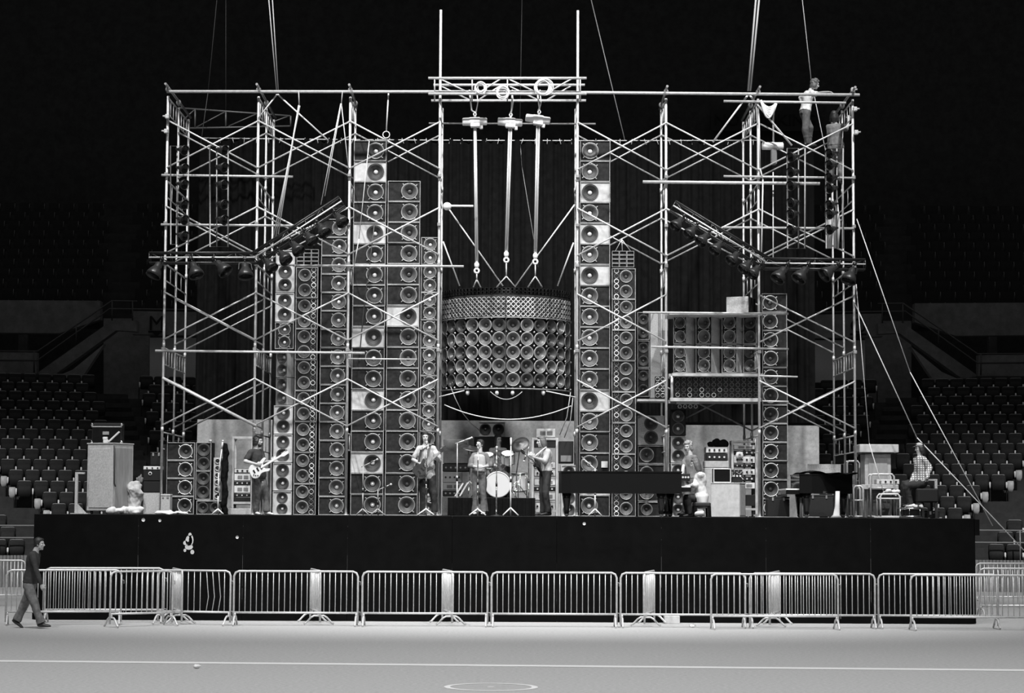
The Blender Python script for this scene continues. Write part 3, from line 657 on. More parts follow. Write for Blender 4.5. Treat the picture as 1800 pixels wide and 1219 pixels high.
# the angled pairs on the shelf
for i, x0 in enumerate((1182, 1221, 1267, 1305)):
    for j, (ya, yb) in enumerate(((554, 605), (606, 656))):
        cab_px(x0, x0 + (26, 32, 30, 26)[i], ya, yb, 46.9, f'{("upper", "lower")[j]} angled two-speaker cabinet, {ORD[i]} from the left on the right platform', 'twin', rotz=-.52, d=.42, ring='dark' if i == 3 else 'grey', cap='dark', enc='chip' if i < 3 else 'tolex', trim='trim')
b = MB(); q = P(1062.5, 817, YW - .005); b.box(q.x - .07, q.x + .07, YW - .012, YW - .002, q.z - .07, q.z + .07, .002); tag(b.build('paper_note', 'white_cloth'), 'small white paper stuck on a tallest right column cabinet, above the piano', 'paper')
# ================================================================ scaffold
YF = (45.95, 47.45, 48.95)                           # front, middle and rear planes of frames
def zpx(py, Y=45.95): return P(892, py, Y).z
LEV = [zpx(908 - 0.0) - 0.0] 
MOD = (zpx(170) - ZS) / 5
def scaffold(name, label, posts, planes, tall=()):
    x0, x1 = P(posts[0], 540, YF[0]).x, P(posts[-1], 540, YF[0]).x
    t = thing(name, label, 'scaffold', ((x0 + x1) / 2, YF[0], ZS))
    xs = []
    for i, px in enumerate(posts):
        x = P(px, 540, YF[0]).x; xs.append(x)
        for k in range(planes[i]):
            top = zpx(172) + (.05 if k else 0)
            if i in tall and k == 0: top = zpx(18)
            b = MB(); b.tube([(x + .012 * (k % 2), YF[k], ZS + .002), (x, YF[k], top)], .029 if k == 0 else .024, 8)
            for m in range(1, 5): b.tube([(x, YF[k], ZS + MOD * m - .05), (x, YF[k], ZS + MOD * m + .05)], .033, 8)
            b.tube([(x, YF[k], ZS + .001), (x, YF[k], ZS + .02)], .07, 8)
            b.build('upright', 'galv', t)
        for k in range(planes[i] - 1):
            for m in range(1, 6):
                z = ZS + MOD * m - .06; b = MB(); ya, yb = YF[k], YF[k + 1]
                b.tube([(x, ya, z), (x, yb, z)], .018, 6); b.tube([(x, ya, z - .36), (x, yb, z - .36)], .014, 6)
                for q in (range(1, 4) if m in (2, 5) else (2,)): b.tube([(x, ya + (yb - ya) * q / 4, z), (x, ya + (yb - ya) * q / 4, z - .36)], .010, 6)
                b.build('frame_header', 'galv', t)
    return t, xs
def brace(t, a, b_, m='galv', r=.0185):
    b = MB(); b.tube([a, b_], r, 7); b.build('cross_brace', m, t)
def bay(t, xa, xb, k, Y, both=3, m='galv'):
    """one X of braces in module k counted from the top"""
    zt, zb = zpx(215 + 151 * k), zpx(298 + 151 * k)
    if both & 1: brace(t, (xa, Y - .05, zt), (xb, Y - .05, zb), m)
    if both & 2: brace(t, (xa, Y - .02, zb), (xb, Y - .02, zt), m)
def ledger(t, p0, p1, Y, r=.026, m='galv'):
    b = MB(); b.tube([P(p0[0], p0[1], Y), P(p1[0], p1[1], Y)], r, 8); return b.build('ledger_pipe', m, t)
SL, xl = scaffold('scaffold', 'tall steel pipe scaffold holding up the left half of the speaker wall', (289, 449.5, 612, 771), (3, 3, 2, 2), (3,))
for k in range(4):
    for pl in range(3 if k > 1 else 2): bay(SL, xl[0], xl[1], k, YF[pl], 3 if pl < 2 else 2, 'galv' if pl == 0 else 'galv_dimmed')  # braces behind the front plane: dimmer light put into a darker metal copy
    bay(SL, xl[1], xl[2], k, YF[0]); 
    if k < 2: bay(SL, xl[1], xl[2], k, YF[1], 3, 'galv_dimmed')
    if k == 0: bay(SL, xl[2], xl[3], 0, YF[0]); bay(SL, xl[2], xl[3], 0, YF[1], 3, 'galv_dimmed')
    elif k == 1: bay(SL, xl[2], xl[3], 1, YF[0], 3)
    else: bay(SL, xl[2], xl[3], k, YF[0], 3)
brace(SL, (xl[0], YF[0] - .1, zpx(668)), (xl[1] + .06, YF[0] - .1, zpx(752)), 'galv', .034)
for a, c in (((284, 308), (515, 311)), ((283, 395), (515, 397)), ((515, 467), (815, 468.5)), ((273, 617), (641, 621))): ledger(SL, a, c, YF[0] - .07)
ledger(SL, (612, 631), (733, 632), YF[0] - .06, .015)
SR, xr = scaffold('scaffold', 'tall steel pipe scaffold holding up the right half of the speaker wall', (1014.5, 1171, 1334, 1501.5), (2, 2, 3, 3), (0,))
for k in range(4):
    bay(SR, xr[0], xr[1], k, YF[0])
    if k < 2: bay(SR, xr[0], xr[1], k, YF[1], 3, 'galv_dimmed')
    if k < 2: bay(SR, xr[1], xr[2], k, YF[0]); bay(SR, xr[1], xr[2], k, YF[1], 3, 'galv_dimmed')
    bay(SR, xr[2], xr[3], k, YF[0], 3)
    bay(SR, xr[2], xr[3], k, YF[1], 3 if k != 2 else 1, 'galv_dimmed'); 
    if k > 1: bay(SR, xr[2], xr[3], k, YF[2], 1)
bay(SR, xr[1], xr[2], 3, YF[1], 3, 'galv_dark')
for a, c, r in (((1130, 320), (1441, 323), .036), ((1272, 310), (1498, 313), .024), ((1272, 400), (1501, 402), .026), ((1130, 549.5), (1386, 552), .024), ((1145, 610), (1386, 614), .024), ((1335, 661), (1402, 663), .02), ((1340, 705.5), (1386, 706.5), .018), ((1272, 178), (1487, 181), .028)):
    ledger(SR, a, c, YF[0] - .08, r)
# diagonal pipes lying across the tops, running back
for t, xx in ((SL, (xl[0], xl[1], xl[2])), (SR, (xr[1], xr[2], xr[3]))):
    for x in xx:
        b = MB(); z = zpx(166); s = -1 if x < 0 else 1
        b.tube([(x + s * .0, 45.55, z + .12), (x, 49.2 if x not in (xl[2], xr[1]) else 47.9, z + .06)], .028, 8)
        for y in (45.9, 47.4): b.ell((x, y, z + .06), (.06, .06, .07), None, 8, 6)
        b.build('transom_pipe', 'galv_dark', t)
# clamps on the front posts
for t, xx in ((SL, xl), (SR, xr)):
    for x in xx:
        for py in (310, 396, 467, 617):
            b = MB(); z = zpx(py); b.box(x - .042, x + .042, 45.86, 45.93, z - .04, z + .04, .012); b.build('clamp', 'galv_dark', t)
# upper right ends: outer couplers
for px, py in ((1499, 158), (1503, 192), (1505, 233), (294, 205), (292, 231)):
    b = MB(); q = P(px, py, 45.85); b.box(q.x - .045, q.x + .045, q.y - .05, q.y + .05, q.z - .05, q.z + .05, .015); b.tube([q, q + Vector((.10 if px > 900 else -.10, 0, .01))], .018, 6); b.build('coupler', 'galv', SR if px > 900 else SL)
# long ridge pipe over everything
a, m_, c = P(293, 161, 45.8), P(892, 161.5, 45.8), P(1511, 167, 45.8)
b = MB(); b.tube([a, m_, c], .034, 8); t = tag(b.build('ridge_pipe', 'galv'), 'longest horizontal pipe running across the very top of both scaffolds', 'pipe')
# spreader pipe behind hoists
b = MB(); b.tube([P(754, 217, 46.9), P(1047, 218, 46.9)], .022, 8); tag(b.build('spreader_pipe', 'galv_dark'), 'grey horizontal pipe behind the three chain hoists', 'pipe')
# box truss of the hoists
tr = thing('hoist_truss', 'short box truss bridging the two centre towers, coiled ropes on it', 'truss', P(890, 178, 45.9))
ch = {}
for (py, Y, a, c) in ((137.5, 45.55, 753, 1031), (149.5, 46.3, 762, 1028), (165, 45.55, 753, 1031), (177, 46.3, 758, 1030)):
    b = MB(); b.tube([P(a, py, Y), P(c, py, Y)], .030, 8); b.build('chord', 'galv', tr)
for Y, ya, yb in ((45.55, 138, 165), (46.3, 150, 177)):
    xs_ = (770, 830, 890, 950, 1015)
    for i in range(4):
        b = MB(); p, q = (ya, yb) if i % 2 == 0 else (yb, ya); b.tube([P(xs_[i] + 6, p + 2, Y), P(xs_[i + 1] - 6, q - 2, Y)], .017, 6); b.build('lacing', 'galv', tr)
for px in (764, 830, 892, 1020):
    b = MB(); b.tube([P(px, 141, 45.55), P(px, 152, 46.3)], .016, 6); b.tube([P(px, 165, 45.55), P(px, 178, 46.3)], .016, 6); b.tube([P(px, 137, 45.55), P(px, 166, 45.55)], .016, 6); b.build('strut', 'galv', tr)
# ---- platform on the right scaffold
pf = thing('platform', 'plank platform on the right scaffold carrying the angled cabinets', 'platform', P(1260, 660, 46.9))
xa, xb = P(1176, 660, 46.6).x, P(1340, 660, 46.6).x
for (ya, yb, Y0, Y1, m) in ((656.5, 661.5, 46.3, 47.38, 'light_wood'), (700, 706, 46.3, 47.38, 'light_wood')):
    for k in range(5):
        b = MB(); d = (Y1 - Y0) / 5; b.box(xa + RND.uniform(-.05, .08), xb - RND.uniform(-.02, .08), Y0 + d * k + .008, Y0 + d * (k + 1) - .008, P(1260, yb, Y0).z, P(1260, ya, Y0).z); b.build('plank', m, pf)
b = MB()
for px in (1181, 1336):
    b.tube([P(px, 661, 46.35), P(px, 702, 46.35)], .03, 8)
b.build('hanger', 'galv', pf)
def tweeter_rows():
    Y = 46.62; z0, z1 = P(1260, 699.5, Y).z, P(1260, 663, Y).z
    t = thing('tweeter_array', 'low black array of ringed tweeters in four rows under the right platform', 'speaker', (P(1258, 690, Y).x, Y, z0))
    xa, xb = P(1186, 690, Y).x, P(1334, 690, Y).x
    b = MB(); b.box(xa, xb, Y, Y + .35, z0 + .002, z1); b.build('enclosure', 'tolex', t)
    org = ORG[t.name]
    for j in range(4):
        for k in range(14):
            x = xa + (xb - xa) * (k + .5) / 14; z = z0 + (z1 - z0) * (j + .5) / 4
            br = 'bright' if (j, k) in ((0, 2), (0, 4), (0, 6), (1, 4)) else 'std' if (j + 2 * k) % 5 == 0 and j < 2 and k < 10 else 'dark'  # mostly dark rings: the shade under the shelf is put into colour
            inst('tweeter', TW[br], t, Vector((x, Y - .004, z)) - org, (0, 0, 0), (z1 - z0) / 4 * .45)
    Y = 46.55; t = thing('tweeter_bar', 'small bar of four tweeters hanging under the right platform', 'speaker', P(1208, 718, Y)); org = ORG[t.name]
    b = MB(); b.box(P(1190, 718, Y).x, P(1229, 718, Y).x, Y, Y + .2, P(1208, 718.5, Y).z, P(1208, 711, Y).z); b.mi = 1; b.box(P(1189, 718, Y).x, P(1229, 718, Y).x, Y - .02, Y + .22, P(1208, 711, Y).z, P(1208, 706.2, Y).z, .004); b.build('enclosure', ['tolex', 'white_baffle'], t)
    for k in range(4): inst('tweeter', TW['std'], t, P(1195 + 9.3 * k, 714.8, Y - .012) - org, (0, 0, 0), .045)
    Y = 46.5; t = thing('tweeter_bar', 'small upright bar of tweeters left of the platform post', 'speaker', P(1160, 700, Y)); org = ORG[t.name]
    b = MB(); b.box(P(1152, 700, Y).x, P(1168, 700, Y).x, Y, Y + .2, P(1160, 702, Y).z, P(1160, 662, Y).z); b.build('enclosure', 'tolex', t)
    for k in range(4): inst('tweeter', TW['std'], t, P(1156, 667 + 9.5 * k, Y - .01) - org, (0, 0, 0), .05)
    for k in range(4): inst('tweeter', TW['std'], t, P(1165, 667 + 9.5 * k, Y - .01) - org, (0, 0, 0), .05)
    Y = 46.6; b = MB(); b.box(P(1120, 702, Y).x, P(1172, 702, Y).x, Y - .1, Y + .6, P(1140, 706, Y).z, P(1140, 702.2, Y).z); tag(b.build('plank', 'light_wood'), 'short plank under the tall plywood crate', 'plank')
tweeter_rows()
Y = 46.75; b = MB(); xc = P(1306, 550, Y).x; M = Matrix.Translation(Vector((xc, Y + .25, P(1306, 552, Y).z + .002))) @ Matrix.Rotation(-.42, 4, 'Z')
zt = P(1306, 522, Y).z - P(1306, 552, Y).z; b.mi = 0; b.box(-.28, .24, -.27, .27, 0, zt, .01, M); t = b.build('road_case', ['tolex', 'chip'])
for pl in t.data.polygons:
    if (pl.normal.y < -.6): pl.material_index = 1
tag(t, 'pale-fronted box alone on top of the right platform', 'case')
b = MB(); Y = 46.3; b.box(P(1176, 560, Y).x, P(1340, 560, Y).x, Y, Y + 1.08, P(1260, 553.6, Y).z, P(1260, 551.6, Y).z); tag(b.build('shelf_board', 'light_wood'), 'top board over the angled cabinets on the right platform', 'board')
# ================================================================ crowd barriers
def barrier(a, b_, label, nb=21, foot='end', h=1.08, lean=0, bent=(), both=True):
    """a steel crowd barrier from ground point a to b_"""
    a, b_ = Vector(a), Vector(b_); L = (b_ - a).length; mid = (a + b_) / 2; ang = math.atan2(b_.y - a.y, b_.x - a.x)
    t = thing('crowd_barrier', label, 'barrier', mid, ang, 'steel crowd barriers', local=True)
    x0, x1, zb, rc = -L / 2, L / 2, .26, .10
    b = MB(); pts = [(x0, 0, .06), (x0, 0, h - rc), (x0 + rc * .3, 0, h - rc * .3), (x0 + rc, 0, h), (x1 - rc, 0, h), (x1 - rc * .3, 0, h - rc * .3), (x1, 0, h - rc), (x1, 0, .06)]
    b.tube(pts, .021, 8); b.tube([(x0, 0, zb), (x1, 0, zb)], .021, 8); b.build('frame', 'galv', t)
    for k in range(nb):
        x = x0 + L * (k + 1) / (nb + 1); b = MB(); w = .04 if k in bent else 0
        b.tube([(x, 0, zb), (x + w, w * .5, zb + .3), (x + w * .6, 0, zb + .55), (x, 0, h)] if w else [(x, 0, zb), (x, 0, h)], .0085, 6); b.build('bar', 'galv', t)
    ends = (x0 + .03, x1 - .03) if foot == 'end' else (x0 + L * .12, x1 - L * .2)
    for x in ends:
        b = MB(); b.tube([(x, -.30, .02), (x, -.26, .045), (x, -.16, .15), (x, -.10, .185), (x, .10, .185), (x, .16, .15), (x, .26, .045), (x, .30, .02)], .02, 7)
        b.tube([(x, 0, .18), (x, 0, zb)], .02, 6); b.build('foot', 'galv', t)
    b = MB()
    for z in (h - .2, zb + .02): b.tube([(x1, 0, z), (x1 + .05, 0, z), (x1 + .05, 0, z - .07)], .009, 6)
    b.build('hook', 'galv_dark', t)
    return t
def gx(px, Y, py=1050): return P(px, py, Y).x
YB = 42.1
for x0, x1, Y0, Y1, lab in (
        (411, 629, 42.1, 42.1, 'straight barrier, first of the even line, right of the leaning small one'), (637, 857, 42.1, 42.1, 'straight barrier under the guitar player with the long shirt'),
        (864, 1084, 42.1, 42.1, 'straight barrier in the middle of the even line, below the drummer'), (1091, 1310, 42.1, 42.1, 'straight barrier below the piano keyboard, small box behind it'),
        (1250, 1473, 41.6, 41.7, 'front one of two overlapping barriers below the pale organ'), (1318, 1538, 42.15, 42.15, 'rear one of two overlapping barriers below the right scaffold'),
        (1544, 1754, 42.2, 42.2, 'barrier across the right end of the stage front, rear of its overlap'), (1601, 1822, 41.6, 41.7, 'barrier running out of view past the right stage corner'),
        (278, 405, 42.5, 42.1, 'barrier with bent bars, short stretch right of the small leaning one'),
        (79, 288, 42.9, 43.1, 'raised barrier in the rear row right of the walking man'), (11, 213, 41.9, 42.3, 'barrier behind the legs of the walking man')):
    sh = x1 - x0; barrier((gx(x0, Y0), Y0, 0), (gx(x1, Y1), Y1, 0), lab, 11 if sh < 150 else 21, bent=(7, 8, 9) if 'bent bars' in lab else (), h=1.10 if 'raised' in lab else 1.08)
barrier((gx(194, 41.2), 41.2, 0), (gx(303, 42.0), 42.0, 0), 'small leaning barrier set askew in front of the rear barriers', 11)
for px, lab in ((320, 'bent-bar'), (563, 'first even'), (795, 'second even'), (1133, 'piano-side'), (1353, 'overlapping')):
    sl = (px - 900) / FPX + (.13 if px > 892 else -.13)
    barrier((gx(px, 42.3), 42.3, 0), (gx(px, 42.3) + 1.55 * (sl + .0), 43.85, 0), f'end-on barrier pointing at the stage behind the {lab} barrier', 12, 'in')
for x0, x1, Y0, lab in ((1722, 1800, 47, 'nearer'), (1716, 1830, 52, 'farther')):
    barrier((gx(x0, Y0), Y0, 0), (gx(x0, Y0) + 2.4, Y0 + .3, 0), f'{lab} dim barrier on the floor beyond the right stage corner', 21)
barrier((gx(-60, 50), 50, 0), (gx(40, 50), 50.2, 0), 'dim barrier on the floor beyond the left stage corner', 15)
# litter by the stage foot
b = MB(); Y = 43.6; b.box(gx(1168, Y), gx(1195, Y), Y, Y + .3, .001, .16, .008); tag(b.build('carton', 'white_baffle'), 'small pale carton on the floor behind the barriers at the stage foot', 'box')
for px, py, s, lab in ((346, 1176, .055, 'crumpled white paper on the floor by the painted line'), (1217, 1104, .07, 'white paper cup lying in front of the piano-side barrier'), (1584, 1092, .07, 'pale scrap of paper at the foot of the right stage end')):
    p = ground(px, py); b = MB(); b.ell(p + Vector((0, 0, s * .55)), (s, s * .7, s * .55), Matrix.Rotation(.4, 3, 'Z'), 9, 6)
    for v in b.v: v += Vector((RND.uniform(-.2, .2), RND.uniform(-.2, .2), RND.uniform(-.1, .1) if v.z > .03 else 0)) * s
    tag(b.build('paper_scrap', 'paper'), lab, 'litter')
# ================================================================ stage lamps
def lamp_meshes():
    b = MB(); b.tube([(0, 0, 0), (0, 0, -.10)], .014, 6); b.box(-.035, .035, -.035, .035, -.02, .05, .008); cl = b.mesh('clamp', 'black_metal')
    b = MB()
    for s in (-1, 1): b.bar((s * .02, 0, -.09), (s * .13, 0, -.12), .03, .012); b.bar((s * .13, 0, -.115), (s * .15, 0, -.27), .03, .012)
    yo = b.mesh('yoke', 'black_metal')
    b = MB(); b.lathe([(.001, -.10), (.05, -.105), (.075, -.13), (.08, -.21), (.10, -.25), (.135, -.31), (.165, -.39), (.168, -.45), (.160, -.45), (.155, -.39), (.12, -.30), (.001, -.28)], 22)
    ho = b.mesh('housing', 'lamp_paint'); b = MB(); b.lathe([(.001, -.36), (.09, -.365), (.135, -.375)], 18); le = b.mesh('lens', 'glass_dark')
    return cl, yo, ho, le
mat('lamp_paint', .022, .34, .2, .3, 10)
LM = lamp_meshes()
def lamp(p, aim, label, group, s=1.0):
    q = Vector(aim).normalized().to_track_quat('-Z', 'Y')
    t = thing('stage_lamp', label, 'spotlight', p, 0, group, local=True); t.rotation_euler = q.to_euler(); t.scale = (s, s, s)
    inst('clamp', LM[0], t); inst('yoke', LM[1], t); inst('housing', LM[2], t); inst('lens', LM[3], t)
def lamp_truss(a, b_, w, name, label, m='black_metal'):
    a, b_ = Vector(a), Vector(b_); t = thing(name, label, 'truss', (a + b_) / 2); d = (b_ - a).normalized(); n = d.cross(Vector((0, 1, 0))).normalized()
    if n.z < 0: n = -n
    o = [Vector((0, 0, 0)), n * w, Vector((0, w, 0)), n * w + Vector((0, w, 0))]; L = (b_ - a).length
    for q in o:
        b = MB(); b.tube([a + q, b_ + q], .022, 7); b.build('chord', m, t)
    k = max(3, int(L / .45)); b = MB()
    for f0, f1 in ((0, 1), (2, 3), (0, 2), (1, 3)):
        for i in range(k + 1):
            p = a + d * (L * i / k); b.tube([p + o[f0], p + o[f1]], .011, 5)
            if i < k: b.tube([p + o[f0 if i % 2 else f1], a + d * (L * (i + 1) / k) + o[f1 if i % 2 else f0]], .010, 5)
    b.build('lacing', m, t)
    b = MB(); b.tube([a + n * w * .5 + Vector((0, -.03, 0)), b_ + n * w * .5 + Vector((0, -.03, 0))], .018, 7); b.build('lamp_bar', 'galv', t)
    return t
YL = 45.25
lamp_truss(P(262, 462, YL), P(452, 462, YL), .22, 'lamp_truss', 'level black lamp truss on the left scaffold carrying four big lamps')
lamp_truss(P(1344, 472, YL), P(1521, 474, YL), .22, 'lamp_truss', 'level black lamp truss on the right scaffold carrying four big lamps')
lamp_truss(P(452, 462, YL), P(606, 362, YL), .24, 'lamp_truss', 'slanting black lamp truss rising toward the left speaker columns')
lamp_truss(P(1178, 370, YL), P(1342, 470, YL), .24, 'lamp_truss', 'slanting black lamp truss falling toward the right scaffold post')
for i, (px, dx, dz) in enumerate(((284, -.35, -.9), (336, .35, -.9), (376, .75, -.8), (430, .12, -1))): lamp(P(px, 455, YL - .05), (dx, -.35, dz), ('first', 'second', 'third', 'fourth')[i] + ' big lamp from the outer end of the left level truss', 'left level truss lamps', 1.0)
for i, (px, dx, dz) in enumerate(((1384, -.6, -.85), (1421, -.6, -.85), (1473, -.75, -.6), (1502, -.4, -.95))): lamp(P(px, 465, YL - .05), (dx, -.35, dz), ('first', 'second', 'third', 'fourth')[i] + ' big lamp from the inner end of the right level truss', 'right level truss lamps', 1.0)
for i, (px, py) in enumerate(((464, 452), (489, 438), (511, 422), (535, 405), (557, 390), (588, 372))): lamp(P(px, py, YL - .05), (.55, -.5, -.75), f'{ORD[i]} lamp counted upward along the left slanting truss', 'left slanting truss lamps', .88)
for i, (px, py) in enumerate(((1202, 380), (1226, 394), (1247, 407), (1271, 422), (1300, 440), (1322, 455), (1337, 464))): lamp(P(px, py, YL - .05), (-.6, -.45, -.75), f'{ORD[i]} lamp counted downward along the right slanting truss', 'right slanting truss lamps', .84)
def lamp_ladder(x0, x1, y0, y1, Y, label, lamps, sgn, nm, mt='galv_dark'):
    t = thing('lamp_ladder', label, 'lamp frame', P((x0 + x1) / 2, y1, Y)); b = MB()
    for dy in (0, .32): b.tube([P(x0, y0, Y + dy), P(x1, y0, Y + dy), P(x1, y1, Y + dy), P(x0, y1, Y + dy)], .017 if dy == 0 else .012, 6, closed=True)
    b.build('frame', mt, t); b = MB()
    for x in (x0, x1):
        for y in (y0, (y0 + y1) / 2, y1): b.tube([P(x, y, Y), P(x, y, Y + .32)], .012, 5)
    xm = (x0 + x1) / 2 - sgn * 4; b.tube([P(xm, y0, Y + .16), P(xm, y1, Y + .16)], .016, 6); b.build('stay', mt, t)
    for i, py in enumerate(lamps): lamp(P(xm, py - 6, Y + .12), (sgn * .75, -.75, -.25), f'{ORD[i]} lamp from the top of the {nm} lamp ladder', f'{nm} ladder lamps', .68)
lamp_ladder(300, 331, 257, 430, 45.3, 'outermost of two upright lamp ladders on the left scaffold', (268, 300, 328, 363, 390, 418), 1, 'outer left')
lamp_ladder(369, 401, 257, 434, 45.3, 'inner of two upright lamp ladders on the left scaffold', (268, 298, 328, 363, 390), 1, 'inner left')
lamp_ladder(1384, 1415, 261, 437, 45.3, 'inner of two upright lamp ladders below the white-shirted rigger', (280, 306, 330, 360, 380, 408), -1, 'inner right')
lamp_ladder(1452, 1482, 261, 437, 45.3, 'outer of two upright lamp ladders on the right scaffold', (274, 294, 316, 335, 364, 380, 407), -1, 'outer right')
# ================================================================ hoists, ropes, cables
def rope(name, label, pts, r, m='rope', cat='rope', n=6):
    b = MB(); b.tube(pts, r, n); return tag(b.build(name, m), label, cat)
for i, (px, py, hk, x2) in enumerate(((835, 214, 474, 838), (897, 215, 455, 890), (946, 210, 458, 941))):
    nm = ('first', 'middle', 'third')[i]; Y = 46.0; p = P(px, py, Y)
    t = thing('chain_hoist', f'white chain hoist, {nm} of three above the hanging cluster', 'hoist', p)
    tl = (-.02, .06, .14)[i]; M = Matrix.Translation(p) @ Matrix.Rotation(tl, 4, 'Y')
    b = MB(); b.tube([M @ Vector((x, 0, 0)) for x in (-.28, -.27, -.12, -.11, .10, .11, .25, .27)], [.06, .085, .09, .10, .10, .085, .085, .06], 14); b.build('motor', 'hoist', t)
    b = MB(); b.box(-.10, .12, -.09, .09, -.13, .02, .015, M); b.box(.10, .17, -.04, .04, -.17, -.08, .01, M); b.build('gear_box', 'hoist', t)
    b = MB(); b.tube([M @ Vector((0, 0, .1)), M @ Vector((.03, 0, .17)), M @ Vector((0, 0, .22)), M @ Vector((-.03, 0, .17)), M @ Vector((0, 0, .1))], .016, 6); b.build('top_hook', 'hoist', t)
    q = P(x2, hk, Y); b = MB(); s = .05 if i != 0 else .03
    b.tube([p + Vector((-s * .5, 0, -.1)), q + Vector((-.02, 0, .12))], .022, 6); b.tube([p + Vector((s * .5, 0, -.1)), q + Vector((.02, 0, .12))], .022, 6); b.build('chain', 'chain', t)
    b = MB(); b.ell(q + Vector((0, 0, .1)), (.055, .045, .075)); b.tube([q + Vector((.05 * math.cos(a), 0, .05 * math.sin(a) - .03)) for a in [k * PI / 5 for k in range(10)]], .022, 6, closed=True); b.build('hook_block', 'hoist', t)
    rp = MB(); rp.tube([p + Vector((0, 0, .2)), P(px + (-6, 2, 2)[i], py - 20, Y), P(px + (-10, 4, -2)[i], 158, 45.9)], .018, 6); rp.tube([p + Vector((.02, 0, .2)), P(px + 5, 180, Y), P(px + 3, 158, 45.9)], .014, 6)
    tag(rp.build('sling', 'rope'), f'pale rope sling holding the {nm} chain hoist to the truss', 'rope')
    tp = P(x2 + (1, 0, 0)[i], (503 if i == 0 else 486), Y)
    if i == 0: tp = P(838, 492, Y)
    b = MB(); b.tube([q + Vector((0, 0, -.06)), tp], .014, 6)
    for xx in ((832, 845), (873, 906), (928, 953))[i]: b.tube([tp, P(xx, 505, 46.2)], .014, 6)
    tag(b.build('bridle', 'rope'), f'forked sling under the {nm} hoist hook, holding the cluster', 'rope')
for i, (px, py, r, m) in enumerate(((845, 155, .135, .03), (884, 163, .16, .035), (955, 154, .20, .03))):
    b = MB(); c = P(px, py, 45.5)
    for k in range(9): 
        rr = r * RND.uniform(.72, 1.0); o = Vector((RND.uniform(-.03, .03), RND.uniform(-.05, .02), RND.uniform(-.03, .03))); tl = RND.uniform(-.35, .35)
        b.tube([c + o + Vector((rr * (.82 + .1 * (k % 3)) * math.cos(a), .05 * math.sin(a + tl), rr * math.sin(a))) for a in [j * 2 * PI / 20 for j in range(20)]], .0105, 5, closed=True)
    tag(b.build('rope_coil', 'rope'), ('small pale rope coil over the first hoist', 'loose pale rope coil over the middle hoist', 'largest pale rope coil over the third hoist')[i], 'rope')
# slings holding the cluster from the towers
for i, (a, c, lab) in enumerate((((785, 362), (884, 503), 'long sling from the left centre tower to the cluster top'), ((1010, 360), (906, 503), 'long sling from the right centre tower to the cluster top'), ((779, 425), (808, 503), 'short sling from the left centre tower to the cluster edge'), ((1008, 427), (980, 503), 'short sling from the right centre tower to the cluster edge'))):
    rope('sling', lab, [P(*a, 46.0), P(*c, 46.35)], .016)
rope('cable', 'thin dark cord hanging from the hoist line toward the right', [P(915, 255, 46.6), P(917, 290, 46.6), P(935, 400, 46.7), P(946, 470, 46.8)], .006, 'cable_pale', 'cord')
b = MB(); b.tube([P(786, 362, 45.85), P(832, 362.5, 45.8)], .024, 8); b.ell(P(786, 363, 45.85), (.10, .09, .09), None, 9, 6); tag(b.build('pipe_stub', 'hoist'), 'short pipe stub with a pale bundle on the left centre tower', 'pipe')
